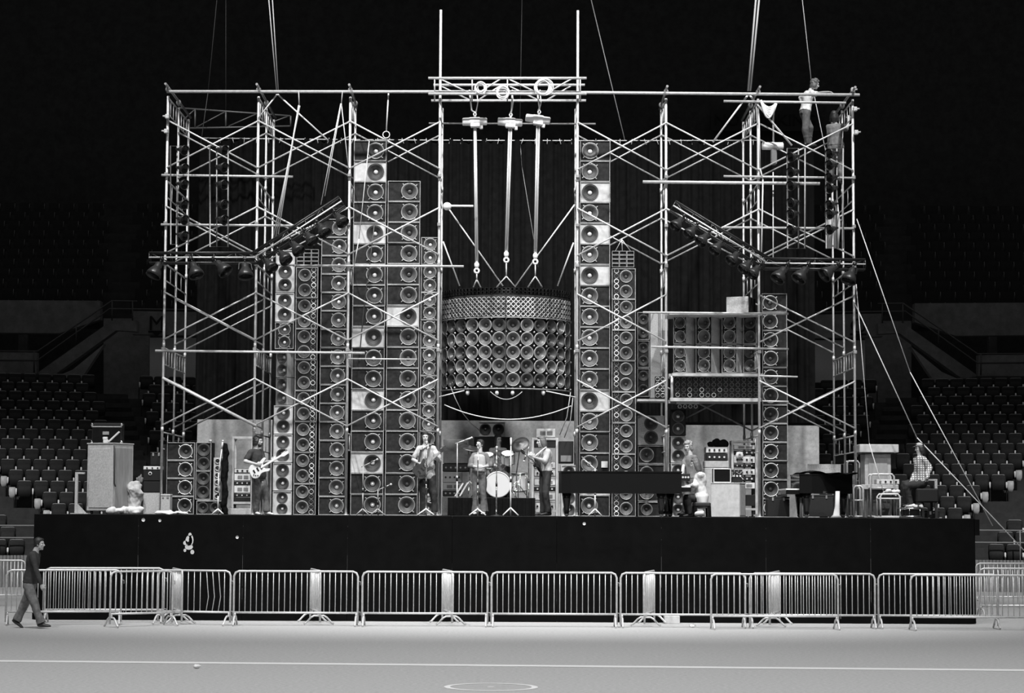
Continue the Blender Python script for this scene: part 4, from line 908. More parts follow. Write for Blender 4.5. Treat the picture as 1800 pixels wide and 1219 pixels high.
# roof lines
for lab, pts, r, m in (
        ('thick double rope up to the roof from the left part of the ridge pipe', (((470, -30), (486, 158), 45.9), ((477, -30), (489, 158), 45.95)), .013, 'cable_pale'),
        ('thick double rope up to the roof from the right part of the ridge pipe', (((1331, -30), (1315, 160), 45.9), ((1337, -30), (1319, 160), 45.95)), .022, 'cable_pale'),
        ('pale sling fork under the left roof rope', (((487, 166), (454, 208), 45.9), ((488, 166), (577, 247), 45.9)), .018, 'rope'),
        ('pale sling fork under the right roof rope', (((1314, 168), (1253, 250), 45.9), ((1318, 168), (1392, 256), 45.9)), .022, 'rope'),
        ('faint thin line to the roof far left', (((384, -30), (366, 160), 50), ((366, 160), (352, 260), 50)), .010, 'cable'),
        ('faint thin line to the roof at the far left sling', (((397, -30), (397, 197), 50.2),), .008, 'cable'),
        ('thin dark line slanting from the roof to the drape pipe', (((1032, -30), (1098, 246), 50),), .012, 'cable_pale'),
        ('thin dark line from the roof down to the middle hoist', (((918, -30), (914, 215), 50),), .010, 'cable'),
        ('taut cable from the roof past the white-shirted rigger', (((1407, -30), (1426, 142), 48.9), ((1426, 142), (1458, 300), 48.9)), .010, 'rope'),
        ('rope fall of three strands down to the left slanting truss', (((525, 185), (489, 412), 45.7), ((527, 186), (478, 430), 45.72), ((525, 186), (484, 420), 45.68)), .014, 'rope'),
        ('short chain holding the left rope fall to the ridge pipe', (((525, 161), (526, 187), 45.75),), .014, 'cable_pale'),
        ('short chain holding the narrow rope fall to the ridge pipe', (((602, 161), (600, 184), 45.75),), .012, 'cable_pale'),
        ('pair of pale cables running down the right scaffold post', (((1334, 200), (1336, 296), 45.82), ((1336, 296), (1341, 316), 45.82), ((1341, 316), (1338, 470), 45.82)), .016, 'rope'),
        ('narrow rope fall beside the left column top', (((599, 182), (564, 360), 45.7), ((600, 182), (571, 345), 45.72), ((600, 182), (613, 300), 45.74)), .011, 'rope'),
        ('short rope with a loop at the tallest left column top', (((683, 162), (679, 232), 45.9),), .016, 'rope'),
        ('long rope hanging in front of the tallest left columns', (((649, 248), (631, 420), 45.6), ((631, 420), (622, 470), 45.6)), .010, 'rope'),
        ('guy line from the right scaffold middle to the arena floor', (((1500, 528), (1612, 770), 45.9), ((1612, 770), (1800, 968), 45.9)), .012, 'rope'),
        ('guy line from the right scaffold upper post to the arena floor', (((1506, 385), (1600, 655), 46.3), ((1600, 655), (1745, 925), 46.3)), .011, 'rope'),
        ('thin line dropping from the right scaffold to the organ', (((1505, 500), (1528, 780), 45.85), ((1528, 780), (1560, 888), 45.6)), .009, 'rope')):
    b = MB()
    for a, c, Y in pts: b.tube([P(*a, Y), P(*c, Y)], r, 6)
    tag(b.build('roof_line' if 'roof' in lab else 'guy_line' if 'guy' in lab else 'rope', m), lab, 'rope')
b = MB(); b.tube([P(679 + 6 * math.cos(a), 237 + 6 * math.sin(a), 45.85) for a in [k * PI / 6 for k in range(12)]], .012, 6, closed=True); tag(b.build('rope_loop', 'rope'), 'small rope loop tied over the tallest left column', 'rope')
# folded bundle of rope by the upper right hoist
b = MB()
for k in range(7): b.tube(arc(P(1337 + k % 2, 176, 45.8 - .02 * k), P(1363 + k % 3, 182, 45.85 - .02 * k), .12 + .04 * k, 9), .02, 6)
tag(b.build('rope_bundle', 'rope'), 'pale rope bundle slung on the ridge pipe near the white-shirted rigger', 'rope')
p = P(1358, 257, 46.2); t = thing('chain_hoist', 'white chain hoist hanging on the right scaffold, apart from the three', 'hoist', p)
b = MB(); b.tube([p + Vector((x, 0, 0)) for x in (-.24, -.23, .0, .01, .22, .24)], [.06, .085, .09, .085, .085, .06], 14); b.build('motor', 'hoist', t)
b = MB(); b.box(p.x - .04, p.x + .09, 46.12, 46.28, p.z - .42, p.z - .05, .02); b.build('chain_bag', 'grey_shirt', t)
b = MB(); b.tube([p + Vector((.02, 0, .08)), P(1359, 215, 46.2), P(1361, 185, 46.0)], .02, 6); b.build('strap', 'rope', t)
b = MB(); b.tube([P(1359, 303, 46.25), P(1359, 455, 45.5)], .013, 6); tag(b.build('drop_rope', 'rope'), 'thin straight rope dropping from the right hoist to the level truss', 'rope')
# low cables
for lab, pts, r, m in (('pale cable sagging across the gap under the cluster', arc(P(781, 712, 46.2), P(1004, 714, 46.2), .31, 20), .012, 'rope'),
        ('short pale cable from the left tower to the first hanging lamp', [P(772, 698, 46.1), P(816, 687, 46.3)], .013, 'rope'), ('short pale cable from the right tower to the fourth hanging lamp', [P(1013, 699, 46.1), P(960, 688, 46.3)], .013, 'rope'),
        ('thin dark cable looping down behind the drum kit', [P(792, 680, 47), P(800, 700, 47), P(812, 725, 47), P(828, 745, 47.4), P(843, 757, 48)], .010, 'cable_pale'),
        ('small cable sagging between the middle hanging lamps', arc(P(862, 689, 46.4), P(918, 689, 46.4), .17, 10), .010, 'cable_pale'),
        ('dark cable drooping over the tallest left columns', [P(658, 395, 45.9), P(650, 465, 46), P(642, 520, 46.1), P(636, 580, 46.3), P(631, 640, 46.4)], .012, 'cable')):
    b = MB(); b.tube(pts, r, 6); tag(b.build('cable', m), lab, 'cable')
for i, (a, c) in enumerate((((1003, 690), (984, 765)), ((1007, 700), (992, 770)))):
    b = MB(); b.tube([P(*a, 46.3), P((a[0] + c[0]) / 2 + 3, (a[1] + c[1]) / 2 + 6, 46.4), P(*c, 46.5)], .010, 6); tag(b.build('cable', 'cable_pale'), ('left', 'right')[i] + ' one of two cables dropping behind the bassist rack', 'cable')
b = MB()
for k in range(5): b.tube([P(1455 + 6 * k, 340 + 14 * k, 45.75), P(1454 + 6 * k, 390 + 9 * k, 45.74), P(1452 + 5.5 * k, 437, 45.7)], .02, 6)
b = MB()
for x0, y0, x1, y1 in ((1459, 348, 1458, 437), (1471, 352, 1470, 437)): b.loft([(P(x0, y0, 45.75), (.02, 0, 0), (0, .012, 0)), (P((x0 + x1) / 2 + 1, (y0 + y1) / 2, 45.75), (.075, 0, 0), (0, .02, 0)), (P(x1, y1, 45.75), (.06, 0, 0), (0, .015, 0))], 10)
tag(b.build('cloth_strips', 'white_cloth'), 'white cloth strips hanging behind the outer right lamp ladder', 'cloth')
t = thing('hanging_truss', 'dim flat truss hanging high behind the left scaffold', 'truss', P(410, 222, 50.2)); Y = 50.2
for pts in (((315, 190), (510, 204)), ((315, 226), (510, 222)), ((511, 204), (511, 222)), ((343, 192), (343, 225)), ((397, 196), (397, 224)), ((455, 200), (455, 223))):
    b = MB(); b.tube([P(*pts[0], Y), P(*pts[1], Y)], .022, 6); b.build('chord', 'rail_dark', t)
for pts in (((318, 215), (342, 193)), ((345, 224), (395, 197)), ((402, 222), (452, 200)), ((460, 222), (508, 204))):
    b = MB(); b.tube([P(*pts[0], Y), P(*pts[1], Y)], .016, 6); b.build('lacing', 'rail_dark', t)
# ================================================================ people
from mathutils import noise as mnoise
import numpy as np
def vox(b, name, size, m, parent, smooth=5, fac=.5, paint=None, fold=0, floor=None):
    """merge the pieces of b into one continuous surface"""
    me = b.mesh(name, m); o = bpy.data.objects.new(name, me)
    r = o.modifiers.new('r', 'REMESH'); r.mode = 'VOXEL'; r.voxel_size = size; r.use_smooth_shade = True
    if smooth: s = o.modifiers.new('s', 'SMOOTH'); s.factor = fac; s.iterations = smooth
    new = bake(o); new.name = name; C.objects.link(o)
    o.modifiers.clear(); o.data = new; bpy.data.meshes.remove(me)
    org = ORG[parent.name]
    new.materials.clear()
    for k in (m if isinstance(m, (list, tuple)) else [m]): new.materials.append(MT[k])
    nv, nf = len(new.vertices), len(new.polygons)
    co_ = np.empty(nv * 3, np.float32); new.vertices.foreach_get('co', co_); co_ = co_.reshape(-1, 3)
    mi_ = np.zeros(nf, np.int32)
    if paint:
        ce = np.empty(nf * 3, np.float32); new.polygons.foreach_get('center', ce); ce = ce.reshape(-1, 3)
        for pc, rad, mi in paint: mi_[np.linalg.norm(ce - np.array(pc), axis=1) < rad] = mi
    new.polygons.foreach_set('material_index', mi_); new.polygons.foreach_set('use_smooth', np.ones(nf, bool))
    if fold:
        nr = np.empty(nv * 3, np.float32); new.vertices.foreach_get('normal', nr); nr = nr.reshape(-1, 3)
        am = np.array([mnoise.fractal(Vector((float(c[0]) * 7, float(c[1]) * 7, float(c[2]) * 4)), 1.0, 2.0, 3) for c in co_], np.float32); co_ = co_ + nr * (am * fold)[:, None]
    co_ = co_ - np.array(org, np.float32)
    if floor is not None: co_[:, 2] = np.maximum(co_[:, 2], floor)
    new.vertices.foreach_set('co', np.ascontiguousarray(co_, np.float32).ravel()); new.update()
    o.parent = parent; ORG[o.name] = org
    return o
def chain(b, pts, rad, n=10, sub=3):
    """a tapering limb with rounded ends through the joints"""
    pts = [Vector(p) for p in pts]; P_, R_ = [], []
    for i in range(len(pts) - 1):
        for k in range(sub): P_.append(pts[i].lerp(pts[i + 1], k / sub)); R_.append(rad[i] + (rad[i + 1] - rad[i]) * k / sub)
    P_.append(pts[-1]); R_.append(rad[-1]); b.tube(P_, R_, n); b.ell(pts[0], (rad[0],) * 3, None, 10, 7); b.ell(pts[-1], (rad[-1],) * 3, None, 10, 7)
def muscle(b, a, c, r0, r1, r2):
    a, c = Vector(a), Vector(c); chain(b, [a, a.lerp(c, .35), c], [r0, r1, r2], 12, 4)
def hand(b, w, d, nrm, side, curl=.6, s=1.0):
    """palm and five fingers from wrist w along d; nrm is the back of the hand, side the thumb side"""
    d = d.normalized(); side = (side - d * side.dot(d)).normalized(); nrm = d.cross(side) if d.cross(side).dot(nrm) > 0 else side.cross(d)
    L = .085 * s; pc = w + d * L
    b.loft([(w, side * .026 * s, nrm * .019 * s), (w + d * L * .5, side * .040 * s, nrm * .017 * s), (pc, side * .043 * s, nrm * .014 * s), (pc + d * .008, side * .036 * s, nrm * .009 * s)], 12)
    for k, ln in enumerate((.070, .080, .075, .058)):
        o = pc + side * (.031 - .0207 * k) * s; p = [o - d * .012]; v = d.copy(); cu = curl * (.8 + .12 * k)
        for j, f in enumerate((.45, .32, .23)):
            v = (v * math.cos(cu * (.6 if j == 0 else .9)) - nrm * math.sin(cu * (.6 if j == 0 else .9))).normalized(); p.append(p[-1] + v * ln * f * s + (d * .012 if j == 0 else Vector()))
        b.tube(p, [.0098 * s, .0095 * s, .0088 * s, .0075 * s], 8); b.ell(p[-1], (.0075 * s,) * 3, None, 8, 5)
    t0 = w + d * .022 * s + side * .024 * s; t1 = t0 + (side * .8 + d * .7 - nrm * .35).normalized() * .038 * s; t2 = t1 + (d * .9 + side * .15 - nrm * (.4 + curl * .4)).normalized() * .034 * s
    t3 = t2 + (d - nrm * (.5 + curl * .5)).normalized() * .024 * s; b.tube([t0, t1, t2, t3], [.014 * s, .012 * s, .0105 * s, .0085 * s], 8); b.ell(t3, (.0085 * s,) * 3, None, 8, 5)
def figure(label, Y0, fac, pelvis, neck, head, arms, legs, wear, hair, s=1.0, hfac=None, sit=False, up_lean=None, name='person', feet=None, curl=(.7, .7), slim=1.0):
    """joints are (px, py, dy): where the photograph shows them, dy metres behind Y0"""
    J = lambda q: P(q[0], q[1], Y0 + (q[2] if len(q) > 2 else 0))
    fac = Vector((fac[0], fac[1], 0)).normalized(); lat = Vector((-fac.y, fac.x, 0)); hf = Vector(hfac).normalized() if hfac else fac.copy()
    pv, nk, hd = J(pelvis), J(neck), J(head); spine = (nk - pv).normalized()
    sh = [nk - spine * .088 * s + lat * (k * .158 * s * slim) for k in (-1, 1)]; hp = [pv - Vector((0, 0, .04 * s)) + lat * (k * .09 * s) for k in (-1, 1)]
    el = [J(a[0]) for a in arms]; wr = [J(a[1]) for a in arms]; kn = [J(l[0]) for l in legs]; an = [J(l[1]) for l in legs]
    base = Vector((pv.x, pv.y, min(an[0].z, an[1].z) - .08))
    t = thing(name, label, 'person', base)
    fwd = lat.cross(spine).normalized()
    if fwd.dot(fac) < 0: fwd = -fwd
    L = (nk - pv).length
    def torso(b, g, lo=-.12, hi=.95, hem=0):
        S = []
        for f, hw, hdp in ((-.14, .135, .10), (0, .160, .112), (.18, .150, .108), (.38, .138, .10), (.60, .154, .116), (.76, .160, .112), (.87, .130, .092), (.94, .088, .072), (1.0, .060, .058)):
            if f < lo or f > hi: continue
            w_ = hw * s * slim + g + (hem if f < .05 else 0); S.append((pv + spine * (L * f) - fwd * (.012 if .5 < f < .9 else 0), lat * w_, fwd * (hdp * s + g + (hem * .7 if f < .05 else 0))))
        b.loft(S, 18)
    # ---- body
    b = MB(); torso(b, 0)
    hu = (Vector((0, 0, 1)) - hf * hf.z).normalized() if abs(hf.z) < .9 else Vector((0, 0, 1)); hr = hf.cross(hu).normalized(); HM = Matrix((hr, hf, hu)).transposed()
    chain(b, [nk - spine * .05 * s, nk + (hd - nk) * .35, hd - hu * .05 * s - hf * .015], [.062 * s, .054 * s, .054 * s], 12)
    k = s
    E = lambda x, y, z: hd + hr * x * k + hf * y * k + hu * z * k
    b.ell(E(0, -.012, .025), (.073 * k, .092 * k, .088 * k), HM, 18, 12); b.ell(E(0, .018, -.04), (.057 * k, .066 * k, .075 * k), HM, 16, 10); b.ell(E(0, .062, -.092), (.026 * k, .020 * k, .020 * k), HM)
    b.loft([(E(0, .078, .022), hr * .008 * k, hu * .008 * k), (E(0, .094, -.004), hr * .012 * k, hf * .012 * k), (E(0, .100, -.026), hr * .017 * k, hf * .014 * k), (E(0, .082, -.036), hr * .016 * k, hf * .010 * k)], 10)
    b.ell(E(0, .074, .034), (.045 * k, .014 * k, .010 * k), HM)
    for q in (-1, 1): b.ell(E(q * .074, -.012, -.008), (.010 * k, .022 * k, .032 * k), HM); b.ell(E(q * .033, .055, -.018), (.024 * k, .02 * k, .02 * k), HM)
    b.ell(E(0, .079, -.060), (.024 * k, .010 * k, .005 * k), HM); b.ell(E(0, .077, -.070), (.020 * k, .010 * k, .006 * k), HM)
    for i in (0, 1):
        chain(b, [nk - spine * .065 * s, sh[i]], [.058 * s, .056 * s]); muscle(b, sh[i], el[i], .056 * s, .050 * s, .039 * s); muscle(b, el[i], wr[i], .041 * s, .041 * s, .026 * s)
        hdv = (wr[i] - el[i]).normalized(); a = arms[i]
        if len(a) > 2: hdv = Vector(a[2]).normalized()
        bk = Vector(a[3]) if len(a) > 3 else (fwd if abs(hdv.dot(fwd)) < .8 else Vector((0, 0, 1))); thumb = Vector(a[4]) if len(a) > 4 else hdv.cross(bk) * (1 if i == 0 else -1)
        hand(b, wr[i] - hdv * .01, hdv, bk, thumb, curl[i], s)
        muscle(b, hp[i] + Vector((0, 0, .02)), kn[i], .086 * s, .080 * s, .054 * s); muscle(b, kn[i], an[i], .055 * s, .056 * s, .036 * s)
    ft = feet or [fac, fac]
    FT = []
    for i in (0, 1):
        f = Vector(ft[i]).normalized(); f2 = Vector((f.x, f.y, f.z)); sl = f2.cross(Vector((0, 0, 1))).normalized(); un = sl.cross(f2).normalized(); FT.append((f2, sl, un))
        a = an[i]; b.loft([(a - f2 * .055 * s - un * .035 * s, sl * .028 * s, un * .03 * s), (a - un * .035 * s, sl * .034 * s, un * .045 * s), (a + f2 * .09 * s - un * .052 * s, sl * .042 * s, un * .024 * s), (a + f2 * .165 * s - un * .060 * s, sl * .036 * s, un * .014 * s)], 12)
    eyes = [(E(q * .031, .076, .014), .0118 * k, 1) for q in (-1, 1)] + [(E(0, .085, -.065), .020 * k, 2)]
    vox(b, 'body', .0085, ['skin', 'eye', 'lip'], t, 3, .45, eyes)
    # ---- trousers or skirt
    w = wear
    b = MB(); g = .014
    fl = w.get('flare', .012)
    S = [(pv + spine * (L * f), lat * (hw * s * slim + g), fwd * (hd_ * s + g)) for f, hw, hd_ in ((-.16, .130, .10), (-.02, .160, .112), (.10, .155, .110), (.20, .150, .108))]
    b.loft(S, 18)
    for i in (0, 1):
        a = an[i].lerp(kn[i], .02); k1 = kn[i].lerp(a, .45); chain(b, [hp[i] + Vector((0, 0, .01)), hp[i].lerp(kn[i], .35), kn[i], k1], [.100 * s, .097 * s, .085 * s, .072 * s], 14, 4); b.tube([k1, k1.lerp(a, .5), a - (kn[i] - a).normalized() * .025], [.070 * s, .062 * s + fl * .5, .058 * s + fl], 16)
        mid = kn[i].lerp(an[i], .5)
        for q in range(7): c = hp[i].lerp(kn[i], .3 + .1 * q) if q < 4 else kn[i].lerp(an[i], .15 + .22 * (q - 4)); b.ell(c + Vector((RND.uniform(-.012, .012), RND.uniform(-.012, .012), 0)), (.082 * s if q < 4 else .070 * s, .082 * s if q < 4 else .070 * s, .016), Matrix.Rotation(RND.uniform(-.4, .4), 3, 'Y'))
    vox(b, 'trousers', .012, w['legs'], t, 4, fold=.015)
    b = MB()
    if w.get('hem', -.02) > -.03: b.loft([(pv + spine * (L * f), lat * (.155 * s * slim + .018), fwd * (.11 * s + .018)) for f in (-.0, .03)], 20).build('belt', 'shoe', t)
    if w.get('skirt'):
        b = MB(); c = pv - Vector((0, 0, .02)); q = Vector(w['skirt'])
        b.loft([(pv + spine * L * .16, lat * .17 * s, fwd * .13 * s), (pv, lat * .20 * s, fwd * .165 * s), (pv + q * .5, lat * .2 * s, fwd * .13 * s), (pv + q, lat * .19 * s, fwd * .09 * s)], 18); vox(b, 'skirt', .014, w['top'], t, 4)
    # ---- top
    b = MB(); torso(b, .018, w.get('hem', -.02), .96, .014)
    for i in (0, 1):
        chain(b, [nk - spine * .085 * s, sh[i]], [.080 * s, .066 * s])
        if w.get('sleeve', 'short') == 'none': continue
        if w.get('sleeve', 'short') == 'short': muscle(b, sh[i], sh[i].lerp(el[i], .72), .070 * s, .068 * s, .066 * s)
        else:
            muscle(b, sh[i], el[i], .070 * s, .066 * s, .062 * s); e = .5 if w['sleeve'] == 'rolled' else .95; muscle(b, el[i], el[i].lerp(wr[i], e), .062 * s, .056 * s, .043 * s)
            for q in range(4): b.ell(sh[i].lerp(el[i], .4 + .18 * q), (.062 * s, .062 * s, .018 * s), Matrix.Rotation(RND.uniform(-.6, .6), 3, 'Y'))
    vox(b, w.get('top_name', 'shirt'), .012, w['top'], t, 9, fold=.020)
    if w.get('vest'):
        b = MB(); torso(b, .030, .0, .93, .0); vox(b, 'vest', .014, w['vest'], t, 4)
    if w.get('collar'):
        b = MB()
        for q in (-1, 1): b.loft([(nk + lat * q * .055 * s + fwd * .02 - spine * .01, lat * .012, spine * .03), (nk + lat * q * .05 * s + fwd * .085 - spine * .05, lat * .025, spine * .02), (nk + lat * q * .045 * s + fwd * .11 - spine * .10, lat * .006, spine * .006)], 8)
        b.build('collar', w['top'], t)
    # ---- shoes
    for i in (0, 1):
        f2, sl, un = FT[i]; a = an[i]; b = MB()
        b.loft([(a - f2 * .066 * s - un * .040 * s, sl * .036 * s, un * .034 * s), (a - un * .036 * s, sl * .042 * s, un * .050 * s), (a + f2 * .09 * s - un * .050 * s, sl * .050 * s, un * .032 * s), (a + f2 * .165 * s - un * .058 * s, sl * .044 * s, un * .023 * s), (a + f2 * .195 * s - un * .062 * s, sl * .02 * s, un * .014 * s)], 14)
        vox(b, 'shoe', .010, w['shoes'], t, 3)
    # ---- hair
    hm, style = hair; b = MB()
    b.ell(E(0, -.024, .046), (.084 * k, .090 * k, .088 * k), HM, 18, 12); b.ell(E(0, .035, .088), (.062 * k, .045 * k, .030 * k), HM)
    for q in (-1, 1): b.ell(E(q * .066, -.022, .01), (.020 * k, .045 * k, .05 * k), HM)
    b.ell(E(0, -.062, -.015), (.066 * k, .05 * k, .066 * k), HM)
    if style in ('long', 'curly', 'bob'):
        dn = {'long': .17, 'curly': .10, 'bob': .12}[style]
        for q in (-1, 1): b.loft([(E(q * .070, -.02, .04), hr * .030 * k, hf * .060 * k), (E(q * .080, -.025, -.05), hr * .036 * k, hf * .062 * k), (E(q * .080, -.035, -dn), hr * .026 * k, hf * .045 * k)], 10)
        b.loft([(E(0, -.07, .05), hr * .07 * k, hf * .04 * k), (E(0, -.085, -.05), hr * .075 * k, hf * .040 * k), (E(0, -.085, -dn - .02), hr * .05 * k, hf * .025 * k)], 12)
    if style == 'curly':
        for q in range(46):
            a, e_ = RND.uniform(0, 2 * PI), RND.uniform(-.5, 1.5); v = Vector((math.cos(a) * math.cos(e_), math.sin(a) * math.cos(e_), math.sin(e_)))
            if v.y > .45 and v.z < .55: continue
            b.ell(E(v.x * .095, v.y * .098 - .02, v.z * .10 + .03), (.030 * k,) * 3, None, 8, 6)
    vox(b, 'hair', .010, hm, t, 2)
    if w.get('beard'):
        b = MB(); b.loft([(E(0, .035, -.055), hr * .062 * k, hf * .03 * k), (E(0, .045, -.085), hr * .058 * k, hf * .045 * k), (E(0, .05, -.118), hr * .040 * k, hf * .035 * k), (E(0, .045, -.135), hr * .02 * k, hf * .02 * k)], 12); b.ell(E(0, .086, -.048), (.032 * k, .012 * k, .009 * k), HM)
        vox(b, 'beard', .009, hm, t, 2)
    return t, E, dict(sh=sh, el=el, wr=wr, pv=pv, nk=nk, spine=spine, lat=lat, fwd=fwd, hd=hd)
YP = 45.25
FIG = {}
FIG['lead'] = figure('bearded person in dark T-shirt and jeans playing a white electric guitar', YP, (.8, -.6), (455, 838), (449, 788), (454, 776), [((431, 811.5, -.22), (451, 816.5, -.36), (.95, -.1, -.1), (0, -1, .2), (.2, -.2, 1)), ((464, 814, .02), (478.5, 811, -.30), (.6, .1, .7), (.3, -1, 0), (-.7, 0, .7))],
    [((452.5, 866, -.10), (450, 899, .03)), ((467.5, 864, -.05), (469, 899, -.05))], dict(top='dark_shirt', legs='denim', shoes='pale_shoe', sleeve='short', hem=-.14, beard=1, flare=.02), ('hair_dark', 'curly'), .97, feet=[(.5, -.85, 0), (.85, -.5, -.05)], hfac=(.95, -.3, -.12))
FIG['rhythm'] = figure('person in pale open-necked work shirt playing a dark guitar at a microphone', YP, (-.05, -1), (750, 835), (748.5, 782.5), (748, 770), [((726, 808.5, -.02), (741, 817, -.24), (.9, -.1, -.4), (0, -1, .3), (.3, 0, 1)), ((773.5, 811, -.06), (766, 803.5, -.24), (-.2, -.2, 1), (0, -1, 0), (-1, 0, .3))],
    [((744.5, 866, -.04), (746, 899, 0)), ((761.5, 866, -.04), (764, 899, 0))], dict(top='pale_shirt', legs='dark_trousers', shoes='shoe', sleeve='short', hem=-.15, collar=1, flare=.02), ('hair_dark', 'bob'), 1.0)
FIG['singer'] = figure('person with tied-back dark hair and flared jeans singing, hands clasped at the waist', YP, (-.25, -1), (842.5, 830), (844, 794.5), (843.5, 782), [((826, 819, -.03), (838, 821.5, -.22), (.95, -.1, 0), (0, -.9, .4), (.2, 0, 1)), ((860.5, 819, -.03), (849, 821.5, -.22), (-.95, -.1, 0), (0, -.9, .4), (-.2, 0, 1))],
    [((836, 864, -.04), (836.5, 899, 0)), ((849, 864, -.05), (851, 899, -.04))], dict(top='grey_shirt', legs='denim', shoes='pale_shoe', sleeve='rolled', vest='pale_shirt', hem=0, flare=.05), ('hair_dark', 'short'), .90, hfac=(-.75, -.65, .05), slim=.92)
FIG['bass'] = figure('person in pale shirt and black trousers turned sideways playing a dark bass guitar', YP, (-.93, -.36), (959, 829), (958, 788), (951.5, 777), [((966, 811, .14), (943, 813, -.12), (-.9, -.3, 0), (0, -1, .2), (0, -.1, 1)), ((958, 812, -.22), (938.5, 804.5, -.42), (-.6, -.2, .7), (0, -1, 0), (.6, 0, .6))],
    [((954.5, 866, .02), (955, 900, .05)), ((959, 866, -.16), (964, 900, -.14))], dict(top='pale_shirt', legs='dark_trousers', shoes='shoe', sleeve='rolled', hem=0, flare=.02), ('hair_mid', 'bob'), 1.0, hfac=(-.95, -.25, -.12))
FIG['piano'] = figure('person with long hair in white blouse seated at the grand piano keyboard', 45.0, (-.97, -.1), (1233, 873), (1229, 829), (1222, 816), [((1222, 853, -.12), (1213, 855, -.02), (-.95, .1, -.1), (0, 0, 1), (0, .8, .1)), ((1222, 853, .22), (1211, 854, .16), (-.95, -.1, -.1), (0, 0, 1), (0, -.8, .1))],
    [((1208, 876, -.08), (1213, 903, -.04)), ((1207, 876, .16), (1209, 903, .18))], dict(top='white_cloth', top_name='blouse', legs='dark_trousers', shoes='shoe', sleeve='rolled', hem=-.1, skirt=(.02, 0, -.26)), ('hair_mid', 'long'), .98, hfac=(-.95, .1, -.25))
FIG['behind'] = figure('person with curly fair hair and grey shirt standing behind the pianist', 46.1, (-.75, -.45), (1214, 842), (1214, 799), (1209.5, 786), [((1201, 821, -.06), (1199, 838, -.22), (-.6, -.4, -.4), (0, -.6, .8), (.6, -.6, 0)), ((1226, 821, .1), (1222, 838, .05), (-.3, -.3, -.9), (.6, 0, 0), (-.6, -.4, 0))],
    [((1206, 874, -.06), (1203, 900, 0)), ((1216, 874, 0), (1214, 900, .05))], dict(top='grey_shirt', legs='mid_trousers', shoes='shoe', sleeve='short', hem=-.08), ('hair_fair', 'curly'), .96, hfac=(-.6, -.75, -.2))
FIG['drummer'] = figure('person with long dark hair and patterned vest seated behind the drums', 47.9, (.06, -1), (877, 832), (876, 786), (875.5, 773.5), [((860, 808, -.06), (866, 817, -.32), (.35, -.9, .1), (0, -.3, 1), (.8, 0, 0)), ((892, 808, -.06), (886, 816, -.32), (-.3, -.9, .1), (0, -.3, 1), (-.8, 0, 0))],
    [((862, 838, -.42), (863, 868, -.48)), ((890, 838, -.42), (889, 868, -.48))], dict(top='pale_shirt', legs='denim', shoes='shoe', sleeve='none', vest='vest_pattern', hem=0), ('hair_dark', 'long'), .97, hfac=(.55, -.8, -.1))
FIG['plaid'] = figure('person in plaid shirt and pale cap seated at the right end of the stage', 45.5, (-.9, -.35), (1619, 848), (1617, 801), (1616.5, 789), [((1612, 826, .16), (1602, 846, -.02), (-.8, -.2, -.5), (0, 0, 1), (.2, -.8, 0)), ((1634, 823, -.16), (1629, 841, -.30), (-.6, -.2, -.7), (.5, -.5, .4), (-.3, -.8, 0))],
    [((1590, 851, .05), (1593, 884, .1)), ((1592, 855, -.2), (1600, 885, -.15))], dict(top='plaid', legs='dark_trousers', shoes='shoe', sleeve='long', hem=-.05), ('hair_dark', 'bob'), 1.0, hfac=(-.97, -.1, -.15))
b = MB(); t, E, d = FIG['plaid']; hd = d['hd']; b.ell(E(0, -.01, .075), (.088, .088, .055), None, 16, 8); b.loft([(E(0, .05, .07), Vector((0, .07, 0)), Vector((.02, 0, .006))), (E(0, .15, .055), Vector((0, .05, 0)), Vector((.02, 0, .004)))], 12); b.build('cap', 'pale_shirt', t)
YWk = 40.8
FIG['walker'] = figure('person in dark sweater and worn trousers walking along the barriers with open mouth', YWk, (1, -.08), (52.5, 1026), (62.5, 968), (69.3, 957), [((64, 1003, -.24), (72.5, 1029, -.26), (.45, 0, -.9), (0, -1, 0), (.9, 0, .4)), ((54, 1003, .22), (57, 1030, .2), (.2, 0, -1), (0, 1, 0), (.9, 0, .2))],
    [((60.5, 1060, -.14), (72, 1095, -.12)), ((44, 1061, .14), (29.5, 1090, .12))], dict(top='dark_shirt', top_name='sweater', legs='mid_trousers', shoes='shoe', sleeve='long', hem=-.06, flare=.03), ('hair_dark', 'short'), 1.02, hfac=(1, -.12, -.05), feet=[(.96, -.1, -.02), (.8, 0, -.55)], curl=(1.1, 1.0))
FIG['rigger'] = figure('person in white T-shirt standing high on the right scaffold, reaching along the ridge pipe', 47.0, (.95, .3), (1415, 196), (1424, 159), (1433, 148.5), [((1406, 172, .1), (1414, 190, .05), (.3, 0, -.9), (0, -1, 0), (.9, 0, .2)), ((1441, 164, -.2), (1456, 162, -.6), (.95, -.3, -.1), (0, 0, 1), (0, .8, 0))],
    [((1415.5, 226, -.05), (1418, 251, .05)), ((1424, 225, .05), (1423, 251, .15))], dict(top='white_cloth', legs='denim', shoes='shoe', sleeve='short', hem=-.05), ('hair_mid', 'curly'), .93, hfac=(.9, .1, -.3))
FIG['climber'] = figure('person in grey shirt with dark hair climbing inside the right scaffold end, seen from behind', 47.0, (.3, .95), (1470, 256), (1468, 216), (1466.5, 204), [((1488, 228, .1), (1492, 210, .3), (.2, .3, .9), (0, -1, 0), (-.8, 0, .2)), ((1458, 240, .05), (1456, 258, .25), (.1, .5, -.8), (-1, 0, 0), (.2, .8, 0))],
    [((1476, 285, .15), (1477, 315, .05)), ((1462, 285, .2), (1463, 316, .1))], dict(top='grey_shirt', legs='mid_trousers', shoes='shoe', sleeve='short', hem=-.05), ('hair_dark', 'bob'), .95, hfac=(.3, .95, .1))
